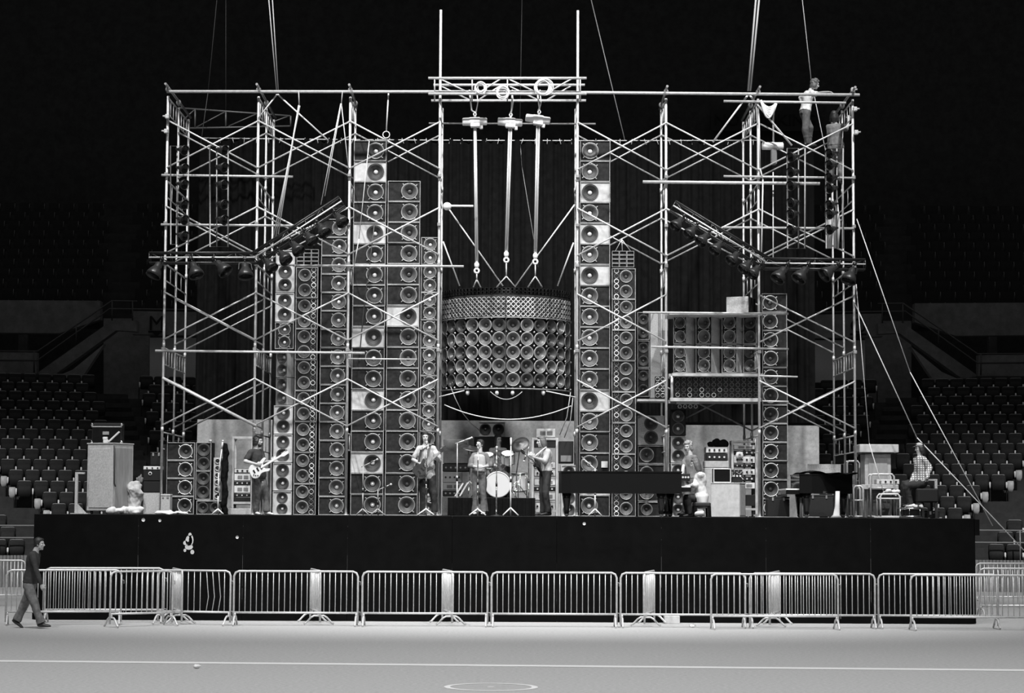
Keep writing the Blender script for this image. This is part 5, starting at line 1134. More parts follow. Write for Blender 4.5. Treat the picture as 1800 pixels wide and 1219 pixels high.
# ================================================================ instruments
def guitar(label, c, n, f, body, outline, neck_len, strap=None, bass=False):
    """c body centre, n along the neck, f the face normal"""
    c = Vector(c); n = Vector(n).normalized(); f = Vector(f); f = (f - n * f.dot(n)).normalized(); s = f.cross(n).normalized()
    M = Matrix(((n.x, s.x, f.x, c.x), (n.y, s.y, f.y, c.y), (n.z, s.z, f.z, c.z), (0, 0, 0, 1)))
    t = thing('bass_guitar' if bass else 'electric_guitar', label, 'guitar', c)
    k = len(outline); pts = []
    for i in range(k):                                   # smooth the outline
        p0, p1, p2, p3 = (Vector(outline[(i + j - 1) % k]) for j in range(4))
        for q in range(4):
            u = q / 4; pts.append(.5 * ((2 * p1) + (p2 - p0) * u + (2 * p0 - 5 * p1 + 4 * p2 - p3) * u * u + (3 * p1 - p0 - 3 * p2 + p3) * u ** 3))
    b = MB(); m = len(pts); vs = [M @ Vector((p[0] * z2, p[1] * z2, z)) for z, z2 in ((-.024, .95), (-.018, 1), (.018, 1), (.024, .95)) for p in pts]
    b.add(vs, [(r * m + i, r * m + (i + 1) % m, (r + 1) * m + (i + 1) % m, (r + 1) * m + i) for r in range(3) for i in range(m)] + [tuple(range(m))[::-1], tuple(range(3 * m, 4 * m))]); b.build('body', body, t)
    b = MB(); b.box(.05, neck_len, -.022, .022, .012, .036, .006, M); b.build('neck', 'wood_neck' if body != 'guitar_white' else 'guitar_white', t)
    b = MB(); b.prism([(neck_len, -.022), (neck_len + .05, -.045), (neck_len + .17, -.035), (neck_len + .18, .02), (neck_len + .04, .04), (neck_len, .022)], .012, .030, 'z', M); b.build('headstock', body if body != 'sunburst' else 'sunburst', t)
    for i in range(6 if not bass else 4):
        b = MB(); x = neck_len + .045 + .024 * i; b.tube([M @ Vector((x, .03, .02)), M @ Vector((x, .058, .02))], .007, 6); b.build('tuning_peg', 'chrome', t)
    for x in (-.02, .06):
        b = MB(); b.box(x - .018, x + .018, -.042, .042, .02, .034, .004, M); b.build('pickup', 'panel_black', t)
    b = MB(); b.box(-.13, -.09, -.04, .04, .02, .036, .005, M); b.build('bridge', 'chrome', t)
    for x, y in ((-.12, -.09), (-.08, -.115), (-.15, -.06)):
        b = MB(); b.tube([M @ Vector((x, y, .022)), M @ Vector((x, y, .04))], .013, 10); b.build('knob', 'panel_black', t)
    if strap:
        b = MB(); p = [M @ Vector((-.20, 0, 0))] + [Vector(q) for q in strap] + [M @ Vector((.17, .09, 0))]
        for i in range(len(p) - 1): b.bar(p[i], p[i + 1] + (p[i + 1] - p[i]) * .02, .05, .006)
        b.build('strap', 'white_cloth' if bass else 'shoe', t)
    return t
STRAT = [(-.21, 0), (-.20, -.11), (-.10, -.16), (0, -.115), (.08, -.12), (.17, -.15), (.21, -.11), (.13, -.06), (.12, .0), (.14, .06), (.24, .12), (.20, .155), (.08, .12), (0, .115), (-.10, .155), (-.19, .10)]
SG = [(-.22, 0), (-.21, -.12), (-.11, -.17), (.0, -.12), (.06, -.12), (.15, -.15), (.14, -.07), (.08, -.05), (.08, .05), (.14, .08), (.16, .15), (.06, .125), (0, .12), (-.11, .17), (-.21, .12)]
d = FIG['lead'][2]; c = P(455, 825, YP - .33); e = P(484, 808, YP - .36)
guitar('white electric guitar held by the bearded person in the dark T-shirt', c, e - c, (.1, -1, .15), 'guitar_white', STRAT, .56)
d = FIG['rhythm'][2]; c = P(744, 824, YP - .27); e = P(772, 797, YP - .27)
guitar('dark electric guitar held by the person in the pale long shirt', c, e - c, (0, -1, .1), 'sunburst', SG, .50, [d['nk'] + Vector((-.10, -.13, -.12)), d['nk'] + Vector((.10, -.04, .0))])
d = FIG['bass'][2]; c = P(945, 815, YP - .16)
guitar('dark bass guitar held by the person in black trousers, neck toward the drums', c, (-.31, -.62, .24), (-.93, -.36, .1), 'gloss_black', STRAT, .62, [d['nk'] + d['lat'] * .02 + Vector((-.14, -.02, -.16)), d['nk'] + Vector((.02, -.10, .02))], True)
# ---- drum riser and kit
YR = 46.25
xa, xb, zt = P(787, 890, YR).x, P(941, 890, YR).x, P(860, 875.5, YR).z
t = thing('drum_riser', 'low drum riser with black pleated skirt behind the singer', 'riser', ((xa + xb) / 2, YR, ZS))
b = MB(); b.box(xa, xb, YR + .04, YR + 2.4, ZS + .01, zt, .01); b.build('top', 'stage_deck', t)
b = MB(); vs = []; n = 150
for i in range(n + 1):
    x = xa + (xb - xa) * i / n; y = YR + .0 + .022 * math.sin(i * .9) + .015 * math.sin(i * .37); vs += [(x, y, ZS + .004), (x, y * .4 + (YR + .02) * .6, zt - .005)]
b.add(vs, [(2 * i, 2 * i + 2, 2 * i + 3, 2 * i + 1) for i in range(n)], True); b.build('skirt', 'black_cloth', t)
ZR = zt
def drum(name, label, c, axis, r, L, shell='plastic_white', head='drum_head', lugs=8, legs=None):
    c = Vector(c); M = Matrix.Translation(c) @ Vector(axis).to_track_quat('Z', 'Y').to_matrix().to_4x4(); t = thing(name, label, 'drum', c)
    b = MB(); b.lathe([(r * .985, -L / 2), (r * .985, L / 2)], 32, M); b.build('shell', shell, t)
    for z in (-L / 2, L / 2):
        s = 1 if z > 0 else -1; b = MB(); b.lathe([(r * .96, z + s * .012), (r * 1.03, z + s * .012), (r * 1.03, z - s * .03), (r * .99, z - s * .03)], 32, M); b.build('hoop', 'chrome' if name != 'bass_drum' else 'plastic_white', t)
        b = MB(); b.lathe([(.0005, z + s * .004), (r * .97, z + s * .004)], 32, M); b.build('drum_head', head, t)
    for k in range(lugs):
        a = 2 * PI * k / lugs + .2; b = MB(); b.tube([M @ Vector((r * 1.02 * math.cos(a), r * 1.02 * math.sin(a), z)) for z in (-L / 2 + .01, L / 2 - .01)], .008, 6); b.build('lug', 'chrome', t)
    for q in legs or ():
        b = MB(); b.tube([Vector(p) for p in q], .012, 6); b.build('leg', 'chrome', t)
    return t
p = P(875, 847, 46.75); rb = .283; p.z = ZR + rb * 1.03 + .004
drum('bass_drum', 'big white-headed bass drum standing at the front of the riser', p + Vector((0, .22, 0)), (0, -1, 0), rb, .42, 'panel_black', legs=[[p + Vector((s * .27, .1, -.05)), p + Vector((s * .42, -.08, -rb * 1.03))] for s in (-1, 1)])
for px, py, lab, r in ((858, 808, 'smaller left tom drum mounted over the white bass drum', .125), (893, 806, 'larger right tom drum mounted over the white bass drum', .155)):
    q = P(px, py, 47.0); drum('tom_drum', lab, q, (0, -.45, .9), r, .24, legs=[[q + Vector((0, .03, -.1)), Vector((p.x + (q.x - p.x) * .3, 47.0, p.z + rb))]])
q = P(911, 843, 47.3); q.z = ZR + .36; drum('floor_tom', 'pale floor tom on legs at the right of the bass drum', q, (0, -.1, 1), .20, .40, 'plastic_white', legs=[[q + Vector((.2 * math.cos(a), .2 * math.sin(a), .1)), q + Vector((.22 * math.cos(a), .22 * math.sin(a), -.355))] for a in (.5, 2.6, 4.7)])
q = P(853, 830, 47.25); drum('snare_drum', 'snare drum on a stand behind the singer', q, (0, -.15, 1), .18, .15, 'chrome', legs=[[q + Vector((0, 0, -.08)), q + Vector((0, 0, -.2)), Vector((q.x + .2 * math.cos(a), q.y + .2 * math.sin(a), ZR + .01))] for a in (.3, 2.4, 4.5)])
def cymbal(px, py, Y, nrm, r, label, foot):
    c = P(px, py, Y); M = Matrix.Translation(c) @ Vector(nrm).to_track_quat('Z', 'Y').to_matrix().to_4x4(); t = thing('cymbal_stand', label, 'cymbal', c)
    b = MB(); b.lathe([(.001, .035), (.03, .032), (.05, .012), (r * .6, .004), (r, -.012), (r, -.016), (r * .6, -.001), (.05, .006), (.001, .02)], 36, M); b.build('cymbal', 'cymbal', t)
    ft = P(foot, 800, Y); ft.z = ZR; b = MB(); b.tube([c + Vector((0, 0, .05)), c - Vector((0, 0, .08)), ft + Vector((0, 0, .55)), ft + Vector((0, 0, .2))], .014, 7); b.build('pole', 'chrome', t)
    for a in (.4, 2.5, 4.6):
        b = MB(); b.tube([ft + Vector((0, 0, .38)), ft + Vector((.28 * math.cos(a), .2 * math.sin(a), .012))], .011, 6); b.build('leg', 'chrome', t)
cymbal(826, 787, 46.9, (.22, -.28, .93), .245, 'dark tilted cymbal on a stand at the left of the drummer', 826)
cymbal(914, 781.5, 46.9, (-.35, -.72, .6), .215, 'dark steeply tilted cymbal at the right of the drummer', 908)
cymbal(846, 812, 47.5, (.05, -.1, 1), .18, 'small hi-hat cymbal low beside the snare drum', 846)
b = MB(); q = FIG['drummer'][2]['pv']; t = thing('drum_stool', 'round drum stool under the drummer', 'stool', (q.x, q.y, ZR))
b.lathe([(.001, q.z - .12), (.16, q.z - .125), (.17, q.z - .15), (.16, q.z - .19), (.001, q.z - .19)], 20, Matrix.Translation((q.x, q.y + .02, 0))); b.build('seat', 'black_paint', t)
for a in (.3, 2.4, 4.5):
    b = MB(); b.tube([(q.x, q.y, q.z - .2), (q.x, q.y, ZR + .3), (q.x + .22 * math.cos(a), q.y + .22 * math.sin(a), ZR + .012)], .013, 6); b.build('leg', 'chrome', t)
# ---- grand pianos
def grand(label, plan, z0, z1, Y0, legs, keys, lidz, name='grand_piano'):
    c = Vector((sum(p[0] for p in plan) / len(plan), Y0, ZS)); t = thing(name, label, 'piano', c)
    b = MB(); b.prism(plan, z0, z1 - .03, 'z'); b.build('case', 'gloss_black', t)
    mx, my = sum(p[0] for p in plan) / len(plan), sum(p[1] for p in plan) / len(plan)
    b = MB(); b.prism([(mx + (p[0] - mx) * 1.012, my + (p[1] - my) * 1.015) for p in plan], z1 - .027, z1, 'z'); b.build('lid', 'gloss_black', t)
    for x, y in legs:
        b = MB(); b.loft([((x, y, ZS + .07), (.05, 0, 0), (0, .05, 0)), ((x, y, ZS + .14), (.055, 0, 0), (0, .055, 0)), ((x, y, z0 - .12), (.085, 0, 0), (0, .085, 0)), ((x, y, z0), (.10, 0, 0), (0, .10, 0))], 8); b.build('leg', 'gloss_black', t)
        b = MB(); b.lathe([(.001, -.02), (.05, -.02), (.05, .02), (.001, .02)], 14, Matrix.Translation((x, y, ZS + .052)) @ Matrix.Rotation(PI / 2, 4, 'X')); b.build('caster', 'chrome', t)
    kx0, kx1, ky0, ky1, kz = keys
    b = MB(); b.box(min(kx0, kx1), max(kx0, kx1), ky0 - .06, ky1 + .06, kz - .12, kz - .03, .006); b.build('key_bed', 'gloss_black', t)
    b = MB()
    n = 52
    for k in range(n): b.box(min(kx0, kx1) + .01, max(kx0, kx1) - .01, ky0 + (ky1 - ky0) * k / n + .001, ky0 + (ky1 - ky0) * (k + 1) / n - .001, kz - .03, kz)
    b.build('keyboard', 'ivory', t)
    b = MB()
    for k in range(n):
        if k % 7 in (0, 1, 3, 4, 5): y = ky0 + (ky1 - ky0) * (k + 1) / n; xs = sorted((kx0 * .35 + kx1 * .65, kx1)); b.box(xs[0], xs[1], y - .006, y + .006, kz, kz + .012)
    b.build('black_keys', 'gloss_black', t)
    return t
XL, XR, XK = P(982, 850, 44.7).x, P(1196, 850, 44.7).x, P(1213, 850, 44.7).x
z0, z1 = P(1090, 868, 44.5).z, P(1090, 829, 44.5).z; Y0 = 44.4
plan = [(XR, Y0), (XL + .25, Y0), (XL + .05, Y0 + .08), (XL, Y0 + .3), (XL + .08, Y0 + .55), (XL + .4, Y0 + .72), (XL + .9, Y0 + .80), (XL + 1.3, Y0 + 1.0), (XL + 1.7, Y0 + 1.35), (XL + 1.95, Y0 + 1.42), (XR, Y0 + 1.42)]
gp = grand('long black grand piano at centre right, keyboard toward the white blouse', plan, z0, z1, Y0, [(XL + .17, Y0 + .3), (XR - .42, Y0 + .14), (XR - .15, Y0 + 1.2)], (XK, XR - .02, Y0 + .1, Y0 + 1.32, P(1200, 855, 44.7).z), 0)
b = MB()
for dy in (.62, .74): b.bar((XR - .35, Y0 + dy, z0), (XR - .30, Y0 + dy, ZS + .12), .03, .03)
b.box(XR - .38, XR - .2, Y0 + .55, Y0 + .82, ZS + .06, ZS + .12, .01); b.build('pedal_lyre', 'gloss_black', gp)
b = MB(); b.bar((XR - .2, Y0 + .15, z1), (XR - .1, Y0 + .15, z1 + .001), .02, .02)
X0, X1 = P(1377, 850, 44.9).x, P(1509, 850, 44.9).x; z0, z1 = P(1440, 868, 44.8).z, P(1440, 834, 44.8).z; Y0 = 44.45
plan = [(X0 + .28, Y0), (X0 + .55, Y0 + .02), (X0 + .8, Y0 + .14), (X0 + 1.15, Y0 + .42), (X1 - .1, Y0 + .62), (X1, Y0 + .9), (X1 - .1, Y0 + 1.3), (X1 - .3, Y0 + 1.4), (X0 + .28, Y0 + 1.4)]
g2 = grand('black grand piano at the right end, white keys facing the bright-ringed column', plan[::-1], z0, z1, Y0, [(X0 + .45, Y0 + .16), (X0 + .45, Y0 + 1.25), (X1 - .25, Y0 + .95)], (X0, X0 + .30, Y0 + .1, Y0 + 1.3, P(1385, 859.5, 44.8).z), 0)
b = MB(); vs = []; n = 24
for i in range(n + 1):
    x = X0 + .30 + (X1 - X0 - .36) * i / n
    for j in range(9): vs.append((x, Y0 + .05 + 1.3 * j / 8, z1 + .015 + .02 * math.sin(i * .9 + j * .5) + .05 * math.exp(-((i - 6) / 2.5) ** 2)))
b.add(vs, [(i * 9 + j, i * 9 + 9 + j, i * 9 + 10 + j, i * 9 + j + 1) for i in range(n) for j in range(8)], True); o = b.build('piano_cover', 'black_cloth')
tag(o, 'rumpled black cloth cover lying on the far right piano', 'cloth')
# bench under the pianist
q = FIG['piano'][2]['pv']; t = thing('piano_bench', 'dark piano bench under the white blouse at the keyboard', 'bench', (q.x, q.y, ZS))
b = MB(); b.box(q.x - .17, q.x + .17, q.y - .32, q.y + .34, q.z - .22, q.z - .13, .02); b.build('seat', 'black_paint', t)
for sx in (-1, 1):
    for sy in (-1, 1):
        b = MB(); b.bar((q.x + sx * .14, q.y + sy * .28, q.z - .21), (q.x + sx * .15, q.y + sy * .3, ZS), .05, .05); b.build('leg', 'gloss_black', t)
# ---- microphones
def mic(label, px, pyt, Y, tip=None, base='tripod', m='chrome', spread=15, apex=895):
    f = P(px, 900, Y); f.z = ZS; top = P(px, pyt, Y); top.x = f.x; t = thing('microphone_stand', label, 'microphone', f)
    b = MB(); b.tube([f + Vector((0, 0, .12)), f.lerp(top, .55)], .016, 8); b.tube([f.lerp(top, .5), top], .011, 8); b.build('pole', m, t)
    b = MB(); zc = f.z + (top.z - f.z) * .5; b.tube([Vector((f.x, f.y, zc - .04)), Vector((f.x, f.y, zc + .04))], .022, 8); b.build('clutch', 'panel_black', t)
    if base == 'tripod':
        s = spread / FPX * Y; za = P(px, apex, Y).z
        for a in (-.25, PI + .25, PI / 2):
            b = MB(); b.tube([Vector((f.x, f.y, za)), f + Vector((s * math.cos(a), s * .9 * math.sin(a), .016))], .016, 6); b.build('leg', 'hoist' if m == 'hoist' or spread > 12 else m, t)
    else:
        b = MB(); b.lathe([(.001, .03), (.03, .03), (.12, .012), (.13, 0)], 20, Matrix.Translation(f)); b.build('base', 'panel_black', t); b = MB(); b.tube([f, f + Vector((0, 0, .14))], .016, 8); b.build('socket', m, t)
    end = top
    if tip is not None:
        e = P(tip[0], tip[1], Y + (tip[2] if len(tip) > 2 else 0)); b = MB(); b.tube([top + (top - e) * .25, e], .010, 7); b.build('boom', m, t); end = e; dirv = (e - top).normalized()
    else: dirv = Vector((0, .55, .85))
    b = MB(); b.tube([end - dirv * .02, end + dirv * .13], [.016, .02], 10); b.build('microphone', 'plastic_white' if m == 'hoist' else 'chrome', t); b = MB(); b.ell(end + dirv * .15, (.026,) * 3, None, 10, 7); b.build('grille', 'galv', t)
mic('straight microphone stand in front of the person in the pale long shirt', 748.8, 788, 44.75)
mic('straight microphone stand in front of the singer at the drum riser', 839.5, 791, 44.75)
mic('thin microphone stand on a round base before the white bass drum', 872.5, 797, 44.9, base='round')
mic('thick pale pole stand between the drums and the bass player', 897.5, 782, 45.0, m='hoist', spread=14, apex=893)
mic('boom microphone stand against the tallest left column', 637.5, 820, 45.6, (652, 813.5), m='cable_pale', spread=11)
mic('lower boom microphone stand between the two wide left columns', 664, 862, 45.5, (676, 857), m='cable_pale', spread=12)
mic('boom microphone stand beside the bright-ringed stack, white arm tilted', 383, 832, 45.2, (390, 788), m='hoist', spread=10)
mic('boom microphone stand before the tallest right column behind the piano', 1046, 825, 46.2, (1036, 816.5), m='hoist', spread=12)
mic('short boom microphone reaching over the bass drum toward the drummer', 803, 779, 46.6, (818, 774), m='hoist', spread=9)
mic('overhead microphone stand beside the steep cymbal', 929, 787, 46.6, (925, 800), m='chrome', spread=10)
for s in range(2):
    b = MB(); q = FIG['drummer'][2]['wr'][s]; a = Vector((.3 if s == 0 else -.3, -.8, .35)).normalized(); b.tube([q + a * .02 - Vector((0, 0, .0)), q + a * .42], [.009, .006], 7); tag(b.build('drumstick', 'light_wood'), ('left', 'right')[s] + ' drumstick in the hand of the drummer', 'drumstick')
# ================================================================ amplifiers, racks and boxes on the deck
def bx(px0, px1, py0, py1, Y):
    xa, xb = P(px0, py1, Y).x, P(px1, py1, Y).x; return xa, xb, max(P((px0 + px1) / 2, py1, Y).z, ZS), P((px0 + px1) / 2, py0, Y).z
def panel_parts(t, xa, xb, za, zb, Y, style):
    """what is on the face of a unit"""
    w, h = xb - xa, zb - za
    if style in ('meters', 'white'):
        b = MB(); b.box(xa + .008, xb - .008, Y - .012, Y - .001, za + .008, zb - .008, .003); b.build('panel', 'panel_white', t)
    else:
        b = MB(); b.box(xa + .008, xb - .008, Y - .012, Y - .001, za + .008, zb - .008, .003); b.build('panel', 'panel_black', t)
    if style == 'meters':
        for k in (0, 1):
            b = MB(); c = xa + w * (.36 + .36 * k); b.box(c - w * .14, c + w * .14, Y - .018, Y - .0125, za + h * .25, za + h * .72, .002); b.build('meter', 'meter', t)
    elif style in ('dots', 'white'):
        n = max(3, int(w / .11))
        for k in range(n):
            b = MB(); c = Vector((xa + w * (k + .7) / (n + .4), Y - .0125, za + h * .5)); b.tube([c, c - Vector((0, .025, 0))], min(.022, h * .22), 10); b.build('knob', 'plastic_white' if style == 'dots' else 'panel_black', t)
    elif style == 'grill':
        b = MB()
        for k in range(int(h / .03)): b.box(xa + .03, xb - .03, Y - .018, Y - .0125, za + .02 + .03 * k, za + .03 + .03 * k)
        b.build('grille', 'galv_dark', t)
def unit(px0, px1, py0, py1, Y, label, style='dots', d=.35, m='panel_black', name='amplifier', cat='amplifier', handle=False):
    xa, xb, za, zb = bx(px0, px1, py0, py1, Y); t = thing(name, label, cat, ((xa + xb) / 2, Y, za)); b = MB(); b.box(xa, xb, Y, Y + d, za + .002, zb - .002, .006); b.build('housing', m, t)
    panel_parts(t, xa, xb, za + .002, zb - .002, Y, style)
    if handle: b = MB(); c = (xa + xb) / 2; b.tube([(c - .1, Y + d / 2, zb), (c - .08, Y + d / 2, zb + .035), (c + .08, Y + d / 2, zb + .035), (c + .1, Y + d / 2, zb)], .012, 6); b.build('handle', 'black_paint', t)
    return t
def case(px0, px1, py0, py1, Y, label, m, d=.45, name='case', cat='case', rot=0, lid=True, feet=False):
    xa, xb, za, zb = bx(px0, px1, py0, py1, Y); c = Vector(((xa + xb) / 2, Y, za)); t = thing(name, label, cat, c, rot, local=True); w = xb - xa; h = zb - za
    b = MB(); b.box(-w / 2, w / 2, 0, d, .002, h - (.05 if lid else 0), .008); b.build('body', m, t)
    if lid: b = MB(); b.box(-w / 2 - .004, w / 2 + .004, -.004, d + .004, h - .046, h, .008); b.build('lid', m, t)
    if not lid: return t
    b = MB()
    for s in (-1, 1): b.box(s * w * .25 - .02, s * w * .25 + .02, -.014, -.001, h - .09, h - .02, .003)
    b.build('latches', 'galv_dark', t)
    return t
def rack(px0, px1, py0, py1, Y, label, units, m='light_wood', d=.5, post=.05):
    xa, xb, za, zb = bx(px0, px1, py0, py1, Y); t = thing('equipment_rack', label, 'rack', ((xa + xb) / 2, Y, za)); b = MB()
    for x in (xa, xb - post):
        for y in (Y, Y + d - post): b.box(x, x + post, y, y + post, za + .002, zb, .004)
    for z in (za + .09, zb - post):
        b.box(xa + post, xb - post, Y, Y + post, z, z + post, .004); b.box(xa + post, xb - post, Y + d - post, Y + d, z, z + post, .004)
        for x in (xa, xb - post): b.box(x, x + post, Y + post, Y + d - post, z, z + post, .004)
    b.build('frame', m, t)
    for ya, yb, style, lab in units:
        u0, u1 = P(px0, yb, Y).z, P(px0, ya, Y).z; b = MB(); q0, q1 = xa + post + .004, xb - post - .004
        u = thing('rack_unit', lab, 'amplifier', ((q0 + q1) / 2, Y + .03, u0)); b.box(q0, q1, Y + .03, Y + d - .06, u0 + .003, u1 - .003, .004); b.build('housing', 'panel_black', u); panel_parts(u, q0, q1, u0 + .003, u1 - .003, Y + .03, style)
    return t
# --- left of the stage
xa, xb, za, zb = bx(149, 199, 781, 900, 45.6)
t = thing('organ_cabinet', 'big pale wooden organ speaker cabinet standing at the far left of the stage', 'cabinet', ((xa + xb) / 2, 45.6, ZS), math.radians(-27), local=True); w = (xb - xa) * 1.13; h = zb - ZS
b = MB(); b.box(-w / 2, w / 2, 0, .72, .07, h, .012); b.build('body', 'light_wood', t)
b = MB(); b.box(-w * .40, w * .40, -.012, -.001, .14, h - .10, .004); b.build('front_panel', 'chip', t)
b = MB(); b.box(-w / 2 - .01, w / 2 + .01, -.015, .73, h, h + .025, .006); b.build('top', 'light_wood', t)
b = MB(); b.box(w / 2 + .001, w / 2 + .01, .06, .66, .12, h - .08, .003); b.build('side_panel', 'raw_wood', t)
for x, y in ((-.26, .08), (.26, .08), (-.26, .64), (.26, .64)):
    b = MB(); b.tube([(x, y, .002), (x, y, .07)], .03, 8); b.build('caster', 'panel_black', t)
zt_ = ZS + h + .026
def unit_at(px0, px1, h_, Y, zb_, label, style, d=.35, m='tolex', name='amplifier'):
    xa, xb = P(px0, 780, Y).x, P(px1, 780, Y).x; t = thing(name, label, 'amplifier', ((xa + xb) / 2, Y, zb_)); b = MB(); b.box(xa, xb, Y, Y + d, zb_ + .001, zb_ + h_, .012); b.build('housing', m, t); return t, xa, xb
t, xa, xb = unit_at(161, 213, .44, 45.85, zt_, 'black amplifier head with metal corners on top of the organ speaker cabinet', 'x')
b = MB(); b.box(xa + .02, xb - .02, 45.835, 45.849, zt_ + .03, zt_ + .34, .004); b.build('grille', 'black_cloth', t); b = MB(); b.box(xa - .005, xb + .005, 45.83, 45.9, zt_ + .35, zt_ + .365, .004); b.build('trim', 'galv', t)
for x in (xa, xb):
    for z in (zt_ + .03, zt_ + .41): b = MB(); b.ell((x, 45.86, z), (.035, .035, .035), None, 8, 6); b.build('corner', 'chrome', t)
b = MB(); c = P(186, 762, 45.83); b.box(c.x - .07, c.x + .07, 45.822, 45.834, c.z - .035, c.z + .035, .003); b.build('badge', 'galv_dark', t)
b = MB(); q = P(184, 776, 45.5); q.z = zt_; b.box(q.x - .06, q.x + .05, 45.62, 45.72, zt_ + .002, zt_ + .07, .01); b.bar((q.x + .06, 45.66, zt_ + .03), (q.x + .29, 45.62, zt_ + .24), .05, .03); b.box(q.x - .07, q.x + .03, 45.62, 45.7, zt_ + .07, zt_ + .13, .01)
tag(b.build('microphone_clamp', 'white_cloth'), 'white taped microphone clamp with tilted arm on the organ speaker cabinet', 'microphone')
b = MB(); b.tube([P(190, 780, 45.58), P(199, 781, 45.5), P(201.5, 788, 45.42), P(201, 850, 45.45), P(203, 856, 45.45)], .016, 6); tag(b.build('cord', 'black_paint'), 'dark strap hanging down the front edge of the organ speaker cabinet', 'cord')
def prop(px, py0, Y, s, label):
    f = P(px, 905, Y); zt = P(px, py0, Y).z; t = thing('wooden_prop', label, 'stand', (f.x, Y, ZS)); b = MB(); b.box(f.x - .03, f.x + .03, Y, Y + .08, ZS + .02, zt, .004); b.build('post', 'chip', t)
    b = MB(); b.box(min(f.x - s * .03, f.x + s * .17), max(f.x - s * .03, f.x + s * .17), Y, Y + .08, zt + .001, zt + .04, .004); b.build('arm', 'chip', t)
    b = MB(); b.prism([(f.x + s * .031, ZS + .022), (f.x + s * .22, ZS + .022), (f.x + s * .031, ZS + .22)][::s], Y + .02, Y + .05); b.build('gusset', 'chip', t)
    b = MB(); b.box(f.x - .10, f.x + .28 if s > 0 else f.x + .10, Y - .1, Y + .2, ZS + .001, ZS + .02, .003); b.build('foot', 'chip', t)
prop(133, 834, 45.4, 1, 'pale upright wooden prop with a foot gusset, left of the organ speaker cabinet')
prop(1646, 846, 45.8, -1, 'pale upright wooden prop with a foot gusset, right of the plaid shirt')
def cloth(label, px, py, Y, rx, ry, rz, m='white_cloth', seed=0, name='cloth', n=9, zlow=None):
    c = P(px, py, Y); zl = ZS if zlow is None else zlow; t = thing(name, label, 'cloth', (c.x, Y, zl)); b = MB(); R_ = random.Random(seed)
    for k in range(n):
        x = c.x + rx * R_.uniform(-.85, .85); r = rz * R_.uniform(.5, 1.0); b.ell((x, Y + ry * R_.uniform(-.6, .6), zl + r * .45), (rx * R_.uniform(.25, .5), ry * R_.uniform(.3, .6), r * .55), Matrix.Rotation(R_.uniform(-.4, .4), 3, 'Y'), 12, 8)
    vox(b, 'folds', .014, m, t, 3, fold=.03, floor=.002)
    return t
def slump(label, px0, px1, py0, py1, Y, m, seed, name, d=.16, zlow=None):
    """a tall limp cloth thing: uneven sections from its top to its foot"""
    R_ = random.Random(seed); xa, xb = P(px0, py1, Y).x, P(px1, py1, Y).x; zt = P(px0, py0, Y).z; zl = ZS if zlow is None else zlow; cx, w = (xa + xb) / 2, (xb - xa) / 2; b = MB(); S = []
    for k in range(9):
        f = k / 8; S.append(((cx + w * R_.uniform(-.2, .2), Y + R_.uniform(-.03, .03), zl + (zt - zl) * f), (w * (R_.uniform(.75, 1.0) if k < 8 else .5), 0, 0), (0, d * (R_.uniform(.7, 1) if k < 8 else .4), 0)))
    b.loft(S, 16); t = thing(name, label, 'cloth', (cx, Y, zl)); vox(b, 'folds', .014, m, t, 4, fold=.035, floor=.002); return t
cloth('big crumpled white cloth on the deck in front of the organ speaker cabinet', 222, 900, 45.0, .38, .2, .17, seed=3, n=12)
cloth('long crumpled white cloth on the deck before the bright-ringed stack', 300, 903, 45.1, .30, .16, .08, seed=5)
slump('pale cloth bag slumped right of the organ speaker cabinet', 223, 252, 846, 900, 45.9, 'pale_shirt', 7, 'cloth_bag')
cloth('patterned pale bundle on top of the black amplifier pair', 246, 835, 46.1, .07, .1, .22, 'grey_shirt', 9, 'bundle', 8, P(246, 850, 46.1).z)
case(251, 281, 866.5, 905, 46.0, 'pale box with a dark label under the two black amplifiers', 'chip', .4, 'equipment_box', 'box', lid=False)
case(282, 298.5, 869, 907, 45.75, 'narrow pale box beside the foot of the left scaffold', 'chip', .3, 'equipment_box', 'box')
unit(252, 283, 846.5, 866, 46.0, 'lower of two black amplifiers stacked on the pale box', 'x', .4, 'tolex')
t = unit(252, 283, 827, 846, 46.0, 'upper of two black amplifiers stacked on the pale box', 'x', .4, 'tolex')
b = MB(); q = P(264, 833, 45.985); b.lathe([(.025, 0), (.04, 0), (.04, .012), (.025, .012)], 16, Matrix.Translation(q) @ Matrix.Rotation(PI / 2, 4, 'X')); b.build('badge', 'plastic_white', t)
unit(252, 284, 820, 826.5, 46.0, 'thin pale unit on top of the two black amplifiers', 'white', .4, 'chip')
case(264, 284, 795, 819, 46.6, 'dim dark box behind the thin pale unit', 'tolex', .3, 'equipment_box', 'box')
case(281.5, 293, 782, 868, 46.25, 'tall narrow black box left of the bright-ringed stack', 'tolex', .3, 'equipment_box', 'box', lid=False)
b = MB(); q = P(391, 779, 46.35); q.z = P(380, 805, 46.3).z
slump('black jacket draped beside the tweeter strip', 388, 401, 780, 906, 46.2, 'black_cloth', 12, 'jacket', .1)
for i, (px, h_) in enumerate(((389.5, .05), (395, .06))): pass
b = MB(); z = P(360, 778, 46.4).z; x = P(369, 778, 46.4).x; b.tube([(x, 46.45, z + .002), (x, 46.45, z + .06)], .035, 12); tag(b.build('cup', 'plastic_white'), 'white cup on top of the narrow speaker pair', 'cup')
